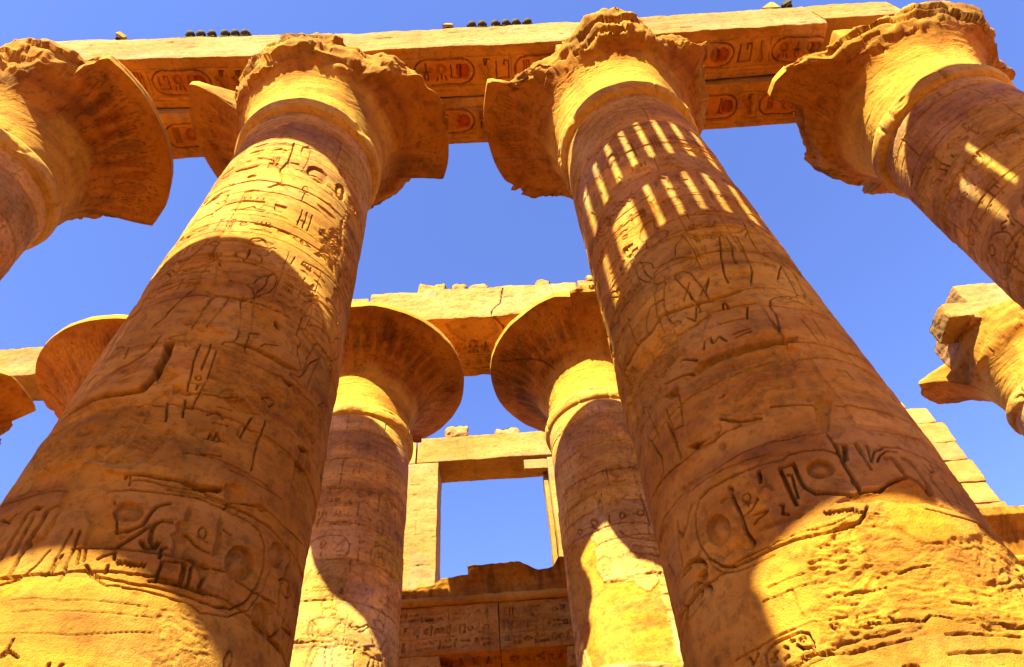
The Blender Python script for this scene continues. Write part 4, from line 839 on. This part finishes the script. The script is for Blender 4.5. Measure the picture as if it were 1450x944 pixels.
# ------------------------------------------------------------------ architraves over the front row
GA = 'architrave beams over the front columns'
def under(seed, x0, x1, y0, y1, sub=True):
    def f(cv):
        rng = random.Random(seed); ys = (y0+y1)/2; h = .62
        for q in (ys-.38, ys+.38, ys+.50): cv.groove([(x, q) for x in np.linspace(x0, x1, 30)], .025, .018, .15)
        def paint(cx, hw, hh, col, k):
            f_ = np.exp(-((cv.U-cx)/hw)**6-((cv.Z-ys)/hh)**6)*k; cv.tint = cv.tint*(1-f_[..., None])+np.array(col, np.float32)*f_[..., None]
        x = x0+rng.uniform(.1, .3)
        while x < x1-.4:
            if rng.random() < .6:
                paint(x+.81, .74, .30, (1.15, .78, .62), .7); cartouche(cv, x, ys-.33, 1.62, .66, rng, .05, .045); cv.disc(ring(x+1.32, ys, .17, .19, 12), .06, 0); paint(x+1.32, .17, .19, (.72, .26, .20), .85); x += 1.74
            for _ in range(rng.choice([1, 2, 2])): paint(x+.2, .2, .28, rng.choice([(.8, .42, .3), (1.1, .9, .7), (.75, .6, .5)]), .5); cv.glyph(rng.choice([0, 1, 3, 4, 7, 8, 10, 12, 13, 16, 17]), x, ys-.30, .42, .6, .06, .042); x += .46
            cv.groove([(x, ys-.34), (x, ys+.34)], .03, .03, .15); x += .08
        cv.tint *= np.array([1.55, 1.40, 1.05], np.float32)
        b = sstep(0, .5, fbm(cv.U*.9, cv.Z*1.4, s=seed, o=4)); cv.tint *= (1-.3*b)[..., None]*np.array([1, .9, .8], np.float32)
    return f
def front(seed):
    def f(cv):
        rng = random.Random(seed)
        for z in np.linspace(cv.z[0]+.4, cv.z[-1]-.4, 3): cv.groove([(x, z+.02*math.sin(x*2)) for x in np.linspace(cv.u[0], cv.u[-1], 30)], .02, .006, .04)
        for _ in range(7): u = rng.uniform(cv.u[0], cv.u[-1]); z = rng.uniform(cv.z[0], cv.z[-1]); cv.poly(ring(u, z, rng.uniform(.05, .3), .05, 8), .03, .04)
    return f
def nibble(seed, side, amp=.35, top=0.0):
    """broken end (side = 'x-' or 'x+' plane position) and ragged top edge"""
    def f(G):
        D = np.zeros(G.shape); 
        for s, xp in side:
            k = np.clip(1-np.abs(G[..., 0]-xp)/.5, 0, 1); D[..., 0] += s*amp*k*(.5+.8*fbm(G[..., 0]*.5, G[..., 1]*1.8, G[..., 2]*1.8, s=seed, o=4))
        return D
    return f
def beam(name, x0, x1, y0, y1, z0, z1, label, group, seed, slope=0.0, carved=True, mat=PALE, **kw):
    cz = {}
    if carved: cz['-z'] = under(seed, x0, x1, y0, y1)
    cz['-y'] = front(seed)
    o = rough_box(name, x0, x1, y0, y1, z0, z1, mat, None, .15, .035, .03, seed, cz, slope, carve_res=kw.pop('carve_res', .022), **kw)
    return tag(o, label, 'beam', group)
beam('architrave_beam', -9.15, -.50, -1.36, -.01, 21.27, 23.2, 'front architrave beam over the two left columns carrying the left row of lamps', GA, 201, -.085, broken=nibble(1, [(1, -9.15)], .6))
beam('architrave_beam', -.44, 6.88, -1.36, -.01, 20.97, 22.75, 'front architrave beam with painted cartouches between the two huge middle columns', GA, 202, 0)
beam('architrave_beam', 6.94, 13.3, -1.36, -.01, 21.28, 23.05, 'front architrave beam with a broken end between the two right columns', GA, 203, .052, broken=nibble(2, [(-1, 13.3)], .12))
beam('architrave_beam', -8.2, -.50, .02, 1.36, 20.97, 22.8, 'rear architrave beam hidden behind the left front beam, dark below', GA, 204)
beam('architrave_beam', -.44, 6.88, .02, 1.36, 20.97, 22.7, 'rear architrave beam behind the middle cartouche beam, its lower edge against the sky', GA, 205)
beam('architrave_beam', 6.94, 14.3, .02, 1.36, 21.05, 23.2, 'rear architrave beam at the upper right behind the broken-ended beam', GA, 206, .03)
beam('architrave_beam', 14.36, 15.6, .02, 1.36, 21.2, 23.6, 'end block of the rear architrave behind the upper right column', GA, 207)
beam('architrave_beam', 13.34, 15.9, -1.33, -.01, 22.0, 23.45, 'cracked end block of the front architrave above the upper right column', GA, 208, .03, carved=False)

GB = 'architrave beams over the background columns'
def crackbeam(cv):
    front(211)(cv); cv.groove([(4.0, 23.0), (3.87, 22.1), (3.52, 21.75), (3.5, 21.45), (3.52, 21.2)], .06, .10, .6)
def crackunder(cv):
    under(211, -.9, 6.7, 7.95, 10.67)(cv); cv.poly([1.85, 8.2, 2.6, 7.9, 3.5, 7.9, 3.75, 8.6, 2.9, 9.2, 2.5, 9.05, 2.0, 8.55], .14, .06); cv.groove([(3.5, 7.9), (3.9, 8.4), (4.0, 8.9)], .07, .10, .6); cv.groove([(-1, 9.3), (7, 9.3)], .05, .06, .5)
    cartouche(cv, 1.5, 8.65, 1.0, .5, random.Random(3), .04, .035); cartouche(cv, 2.2, 9.6, 1.6, .7, random.Random(4), .04, .035)
o = rough_box('architrave_beam', -.9, 6.75, 7.95, 10.67, 21.36, 23.2, PALE, None, .12, .05, .05, 211, {'-y': crackbeam, '-z': crackunder}, carve_res=.03, chip=.9); tag(o, 'background architrave beam with a forked crack above the window', 'beam', GB)
o = rough_box('architrave_beam', -9.2, -.95, 7.95, 10.67, 21.36, 22.95, PALE, None, .15, .05, .05, 212, {'-y': front(5)}, carve_res=.05); tag(o, 'background architrave beam mostly hidden behind the huge left front column', 'beam', GB)
o = rough_box('architrave_beam', -19, -9.25, 9.33, 10.67, 21.45, 23.05, PALE, None, .12, .06, .06, 213, {'-y': front(6), '-z': front(8)}, carve_res=.05); tag(o, 'pale background beam at the left edge between two wide bells', 'beam', GB)
o = rough_box('architrave_beam', 6.81, 8.6, 7.95, 10.67, 21.36, 23.35, PALE, None, .1, .08, .06, 214, {'-y': front(7)}, carve_res=.05); tag(o, 'short background beam block touching the huge right front column', 'beam', GB)
GS = 'loose stones on the background architrave'
for i, (x0, x1, z0, z1, y0, lab) in enumerate([(.75, 1.95, 23.22, 23.85, 8.05, 'long flat rubble stone at the left of the heap on the background beam'), (2.0, 2.62, 23.2, 23.95, 8.15, 'small layered stone in the middle of the heap on the background beam'), (2.68, 3.4, 23.2, 23.8, 8.1, 'blocky stone at the right of the heap on the background beam'), (5.2, 5.7, 23.16, 23.42, 8.0, 'little flat stone alone on the background beam'), (7.1, 7.8, 23.34, 23.7, 8.0, 'rounded stone on the short beam block beside the right front column')]):
    o = rough_box('rubble_stone', x0, x1, y0, y0+.7, z0, z1, PALE, None, .04, .13, .13, 300+i); tag(o, lab, 'stone', GS)

# ------------------------------------------------------------------ lower colonnade, cornice and clerestory beyond
def text_front(seed, z0, rows, h, d=.032):
    def f(cv):
        rng = random.Random(seed)
        for i in range(rows): cv.row(cv.u[0]+.1, cv.u[-1]-.3, z0+i*(h+.14), h, rng, d, .03, .95, .12); cv.groove([(x, z0+i*(h+.14)-.07) for x in np.linspace(cv.u[0], cv.u[-1], 20)], .025, .015, .1)
    return f
far = empty('clerestory', 'far clerestory wall with an open window above a broken cornice', 'wall', (3, 17.3, 0))
Y0 = 17.3
def fpart(name, x0, x1, y0, y1, z0, z1, seed, **kw):
    return rough_box(name, x0, x1, y0, y1, z0, z1, kw.pop('mat', PALE), far, kw.pop('res', .1), kw.pop('rnd', .04), kw.pop('amp', .03), seed, **kw)
for i, (a, b) in enumerate([(-4.2, 3.1), (3.1, 10.5), (10.5, 17.9), (17.9, 25.5)]): fpart('architrave', a, b, Y0, Y0+2.8, 14.15, 16.0, 400+i, mat=SAND, carve={'-y': text_front(400+i, 14.3, 3, .40), '-z': under(430+i, a, b, Y0, Y0+1.4)}, carve_res=.03)
def torus(x0, x1, y, z, r, seed):
    xs = np.linspace(x0, x1, int((x1-x0)/.08)); t = np.linspace(0, 2*np.pi, 20, endpoint=False); X, T = np.meshgrid(xs, t); rr = r*(1-.35*np.maximum(0, fbm(X*1.6, np.cos(T), s=seed, o=4)-.3))+.012*vn(X*5, T, s=seed)
    V = np.stack([X-far.location.x, y+rr*np.cos(T)-far.location.y, z+rr*np.sin(T)], -1); mesh_obj('torus_moulding', V.transpose(1, 0, 2), grid_faces(len(xs), 20, True), SAND, far)
torus(-4.2, 25.5, Y0-.02, 16.17, .17, 5)
def cornice(x0, x1, seed, ztop):
    nx = int((x1-x0)/.035); xs = np.linspace(x0, x1, nx); s = np.linspace(0, 1, 40)[:, None]
    zt = np.array([ztop(x) for x in xs])+.05*fbm(xs*1.3, xs*0, s=seed, o=5)+.05*fbm(xs*.6, xs*0+4, s=seed+1, o=2); z = 16.33+(zt-16.33)*s; k = (z-16.33)/1.15
    y = Y0-.05-.75*np.clip(k, 0, 1.1)**2.2-.03*fbm(xs*2, s*3, s=seed+2, o=3)+.012*np.sin(xs*2*np.pi/.32)*sstep(.05, .2, s)*sstep(1, .8, s)
    rows = [np.stack([np.broadcast_to(xs, y.shape), y, z], -1)]
    t2 = np.linspace(0, 1, 12)[1:, None]; yb = y[-1]+(Y0+1.9-y[-1])*t2; zb = zt+.04*fbm(xs*2.2, t2*4, s=seed+6, o=4)*np.minimum(1, t2*6)+.0*t2
    rows.append(np.stack([np.broadcast_to(xs, yb.shape), yb, zb], -1)); V = np.concatenate(rows); V[..., 0] -= far.location.x; V[..., 1] -= far.location.y
    st = fbm(xs*4, s*.8, s=seed+8, o=4); t = np.concatenate([np.ones((40, nx, 3))*(.78-.35*sstep(.0, .7, st))[..., None]*np.array([1, .9, .8]), np.ones((11, nx, 3))])
    mesh_obj('cavetto_cornice', V, grid_faces(51, nx), SAND, far, t.reshape(-1, 3))
cornice(-4.2, 2.02, 21, interp((-4, 16.9), (-.8, 16.7), (.3, 16.8), (1.0, 17.02), (2.0, 17.05)))
fpart('cornice_core', -4.1, 25.4, Y0+.15, Y0+1.7, 16.0, 16.62, 439)
cornice(2.0, 3.40, 22, interp((2, 17.22), (3.35, 17.2))); cornice(3.36, 4.66, 23, interp((3.38, 17.27), (4.0, 17.3), (4.6, 17.1))); cornice(4.60, 12.0, 24, interp((4.6, 17.05), (5.3, 17.08), (5.5, 17.3), (12, 17.4))); cornice(11.9, 25.5, 25, interp((12, 17.9), (25, 17.9)))
for i, x in enumerate(np.arange(-4.2, 25, 3.3)): rough_box('unseen_roof_slab', x, x+3.26, Y0+1.8, Y0+9, 16.02, 16.5, SAND, far, .3, .03, .02, 480+i)  # unseen aisle roof, added to darken the opening under the architrave
for i, x in enumerate(np.arange(-4.2, 25, 7.4)): rough_box('back_wall', x, x+7.38, Y0+9, Y0+10, 0, 16.5, SAND, far, .4, .03, .02, 490+i)
def courses(n, seed):
    def f(cv):
        rng = random.Random(seed); L = cv.z[-1]-cv.z[0]
        for i in range(1, n):
            z = cv.z[0]+L*i/n+rng.uniform(-.1, .1); cv.groove([(x, z+.012*math.sin(9*x+i)) for x in np.linspace(cv.u[0], cv.u[-1], 16)], .022, .03, .25)
            if rng.random() < .6: u = rng.uniform(cv.u[0]+.2, cv.u[-1]-.2); cv.groove([(u, z), (u+.02, z+L/n)], .02, .025, .25)
        for _ in range(10): cv.poly(ring(rng.uniform(cv.u[0], cv.u[-1]), rng.uniform(cv.z[0], cv.z[-1]), rng.uniform(.06, .25), rng.uniform(.03, .09), 8), .03, .04)
    return f
fpart('pier', -1.0, .72, Y0, Y0+1.5, 16.6, 23.1, 441, carve={'-y': courses(5, 1)}, carve_res=.03)
fpart('pier', 5.62, 7.3, Y0, Y0+1.5, 16.6, 23.0, 442, carve={'-y': courses(6, 2)}, carve_res=.03)
fpart('jamb', 5.40, 5.61, Y0+.5, Y0+1.2, 17.2, 22.6, 443)
fpart('lintel', -.28, 6.4, Y0-.02, Y0+1.52, 23.12, 24.6, 444, carve={'-y': front(31), '-z': front(32)}, carve_res=.04)
fpart('lintel', -1.9, -.36, Y0, Y0+1.5, 23.12, 24.55, 445); fpart('lintel', 6.43, 9.5, Y0, Y0+1.5, 23.05, 24.6, 446)
gr = fpart('window_grille', 4.55, 5.62, Y0+.1, Y0+.4, 22.45, 22.98, 447, rnd=.02)
fpart('pier', 8.8, 10.4, Y0, Y0+1.5, 16.6, 23.0, 448)
for i, (x0, x1, h0, h1, m) in enumerate([(22.2, 24.35, 17.4, 18.9, 0), (22.2, 24.25, 18.92, 20.0, 0), (22.3, 24.3, 20.02, 21.2, 0), (22.2, 24.22, 21.22, 22.3, 0), (22.3, 24.3, 22.32, 23.5, 0), (22.3, 24.05, 23.52, 24.5, 0), (22.0, 23.2, 24.52, 25.1, 1)]):
    fpart('pier', x0, x1, Y0, Y0+1.6, h0, h1, 450+i, rnd=.06 if not m else .2, amp=.05)
for i, (x0, x1, z0, z1, lab) in enumerate([(.98, 2.06, 24.62, 25.33, 'squarish loose stone, the left one on the lintel over the window'), (3.4, 4.57, 24.62, 25.1, 'flat loose stone, the right one on the lintel over the window')]):
    o = rough_box('stone_block', x0, x1, Y0+.05, Y0+.9, z0, z1, PALE, None, .05, .16, .15, 470+i); tag(o, lab, 'stone', 'loose stones on the far lintel')

# ------------------------------------------------------------------ smaller bud columns under both clerestories
def small_column(x, y, label, seed, carved):
    t = empty('bud_column', label, 'column', (x, y, 0), 'smaller bud columns of the side aisles')
    lathe('shaft', [(1.3, 0), (1.42, .8), (1.40, 4), (1.32, 9.2), (1.28, 9.8)], SAND, t, seed, 90)
    lathe('bud_capital', [(1.28, 9.8), (1.36, 9.9), (1.55, 10.6), (1.60, 11.2), (1.50, 12.2), (1.30, 13.0), (.6, 13.02)], SAND, t, seed+1, 90, .02)
    rough_box('abacus', x-1.46, x+1.46, y-1.4, y+1.4, 13.0, 14.13, SAND, t, .12, .05, .03, seed, {'-y': text_front(seed, 13.25, 1, .6)} if carved else None, carve_res=.03)
NM = {-1: ('far left', ''), 0: ('', '')}
for i, (x, lab) in enumerate([(-.5, 'small bud column under the left end of the carved lower frieze'), (6.9, 'small bud column under the right end of the carved lower frieze'), (14.3, 'small bud column behind the right front column, under the far cornice'), (21.6, 'small bud column under the far cornice at the right edge')]): small_column(x, Y0+1.4, lab, 500+10*i, i < 2)
for i, (x, lab) in enumerate([(-13.6, 'small bud column behind the camera, farthest left of its row'), (-6.26, 'small bud column behind the camera, second from the left of its row'), (1.1, 'small bud column just behind the camera'), (8.46, 'small bud column behind the camera, to its right'), (15.8, 'small bud column behind the camera, farthest right of its row')]): small_column(x, -9.45, lab, 600+10*i, False)

near = empty('clerestory', 'near clerestory wall behind the camera with a slotted stone window grille', 'wall', (1, -8, 0))
def npart(name, x0, x1, y0, y1, z0, z1, seed, **kw): return rough_box(name, x0, x1, y0, y1, z0, z1, SAND, near, .2, kw.get('rnd', .03), kw.get('amp', .015), seed)
npart('architrave', -18, 18, -10.75, -8.0, 14.15, 15.9, 701); npart('cavetto_cornice', -18, 18, -9.5, -7.45, 15.9, 16.75, 702)
npart('lintel', -18, 17.5, -9.5, -8.0, 22.62, 23.35, 703)
for i, (a, b) in enumerate([(-13.5, -12.0), (-7.5, -6.0), (-1.3, .9), (6.05, 7.6), (12.6, 14.2)]): npart('pier', a, b, -9.5, -8.0, 16.75, 22.62, 710+i)
def grille(x0, x1, slits, sw=.135):
    ya, yb = -8.20, -8.05; V = []; F_ = []
    def bx(a, b, c, d):
        if b-a < .01 or d-c < .01: return
        k = len(V); V.extend([(x, y, z) for x in (a, b) for y in (ya, yb) for z in (c, d)])
        F_.extend([[k+i for i in f] for f in ((0, 1, 3, 2), (4, 6, 7, 5), (0, 4, 5, 1), (2, 3, 7, 6), (0, 2, 6, 4), (1, 5, 7, 3))])
    bx(x0, x1, 16.7, 17.03); bx(x0, x1, 18.80, 19.52); bx(x0, x1, 21.26, 22.62)
    for r, (za, zb) in enumerate(((17.03, 18.80), (19.52, 21.26))):
        e = x0
        for s in slits[r]: q = s[1]/2 if isinstance(s, tuple) else sw/2; s = s[0] if isinstance(s, tuple) else s; bx(e, s-q, za, zb); e = s+q
        bx(e, x1, za, zb)
    V = np.array(V)-np.array([near.location.x, near.location.y, 0]); return mesh_obj('window_grille', V, F_, SAND, near, smooth=False)
s_ = [2.94+.357*k for k in range(9)]
grille(2.66, 6.05, ([2.94, (3.47, .5)]+s_[3:], s_))     # one bar is broken out of the lower row
grille(7.6, 12.6, ([8.0], [10.34, 10.74]), sw=.12)

# ------------------------------------------------------------------ lamps on the front architrave
def lamp_can(parent, r, L, tilt, turn, mat, zc):
    M = Matrix.Translation((0, 0, zc)) @ Matrix.Rotation(turn, 4, 'Z') @ Matrix.Rotation(tilt, 4, 'X')
    def put(name, prof, m, n=20):
        p = np.array(prof); a = np.linspace(0, 2*np.pi, n, endpoint=False); V = []
        for rr, y in p: V += [tuple(M @ Vector((rr*math.cos(t), y, rr*math.sin(t)))) for t in a]
        return mesh_obj(name, V, grid_faces(len(p), n, True), m, parent)
    put('housing', [(0.001, L*.55), (r*.45, L*.53), (r*.8, L*.40), (r*.98, L*.15), (r, -L*.3), (r*1.06, -L*.32), (r*1.06, -L*.5), (r*.93, -L*.5), (r*.9, -L*.42)], mat)
    put('lens', [(r*.92, -L*.43), (r*.6, -L*.47), (0.001, -L*.49)], GLASS)
    V = []; F_ = []
    pts = [M @ Vector((s*r*1.12, 0, z)) for s, z in ((-1, .0),)]+[Vector((-r*.9, 0, .03)), Vector((r*.9, 0, .03)), M @ Vector((r*1.12, 0, 0))]
    for a, b in zip(pts[:-1], pts[1:]):
        d = (b-a).normalized(); n = d.cross(Vector((0, 1, 0))).normalized()*.012; q = Vector((0, .03, 0)); k = len(V)
        V += [tuple(p+i*n+j*q) for p in (a, b) for i, j in ((-1, -1), (1, -1), (1, 1), (-1, 1))]
        F_ += [[k+i for i in f] for f in ((0, 1, 2, 3), (4, 7, 6, 5), (0, 4, 5, 1), (1, 5, 6, 2), (2, 6, 7, 3), (3, 7, 4, 0))]
    mesh_obj('bracket', V, F_, mat, parent, smooth=False)
rng = random.Random(5)
ORD = ['leftmost', 'second from the left', 'third from the left', 'fourth from the left', 'fifth from the left', 'rightmost']
LAMPS = []
for gname, xs, ztop in (('left', (-4.70, -4.39, -4.07, -3.67, -3.38, -3.09), lambda x: 23.2-.085*(x+4.5)), ('middle', (3.46, 3.76, 4.15, 4.45, 4.74, 5.07), lambda x: 22.75)):
    for i, x in enumerate(xs):
        x = x*1.0
        t = empty('floodlight', 'round black floodlight, %s of the row of six on the %s beam' % (ORD[i], gname), 'lamp', (x, -1.33, ztop(x)-.02), 'round floodlights on the front architrave')
        lamp_can(t, .125+.006*rng.random(), .27, R(rng.uniform(-35, -20)), R(180+rng.uniform(-25, 25)), BLACK, .23)
def stand_lamp(x, z, lab, tilt, turn, mat):
    t = empty('spotlight', lab, 'lamp', (x, -1.33, z), 'single spotlights on the front architrave')
    lathe('post', [(.09, 0), (.09, .02), (.02, .03), (.02, .22), (.001, .23)], BLACK, t, 1, 12, 0)
    M = Matrix.Translation((0, 0, .26)) @ Matrix.Rotation(turn, 4, 'Y') @ Matrix.Rotation(tilt, 4, 'X'); V = []; 
    for z_, k in ((-.17, .5), (-.13, .8), (.10, 1), (.15, .9)): V += [tuple(M @ Vector((sx*.075*k, sy*.10*k, z_))) for sx, sy in ((-1, -1), (1, -1), (1, 1), (-1, 1))]
    F_ = [tuple(f) for f in grid_faces(4, 4, True)]+[(0, 1, 2, 3), (15, 14, 13, 12)]; mesh_obj('housing', V, F_, mat, t, smooth=False)
stand_lamp(-6.75, 23.36, 'yellow tilted spotlight on a thin post at the left end of the front beam', R(20), R(-60), YEL)
stand_lamp(2.78, 22.73, 'yellow tilted spotlight left of the middle row of black floodlights', R(-10), R(-55), YEL)
stand_lamp(12.9, 23.36, 'small dark spotlight at the top edge of the picture on the right beam', R(10), R(60), BLACK)
V = [(-.35, -.09, 0), (.2, -.09, 0), (.2, -.09, .55), (-.35, .09, 0), (.2, .09, 0), (.2, .09, .55), (.1, -.09, .6), (.1, .09, .6)]
o = mesh_obj('wedge_bracket', V, [(0, 1, 2, 6), (3, 7, 5, 4), (0, 3, 4, 1), (1, 4, 5, 2), (2, 5, 7, 6), (6, 7, 3, 0)], YEL, smooth=False); o.location = (12.4, -1.27, 23.30); tag(o, 'ochre wedge-shaped bracket at the top edge beside the dark spotlight', 'bracket')
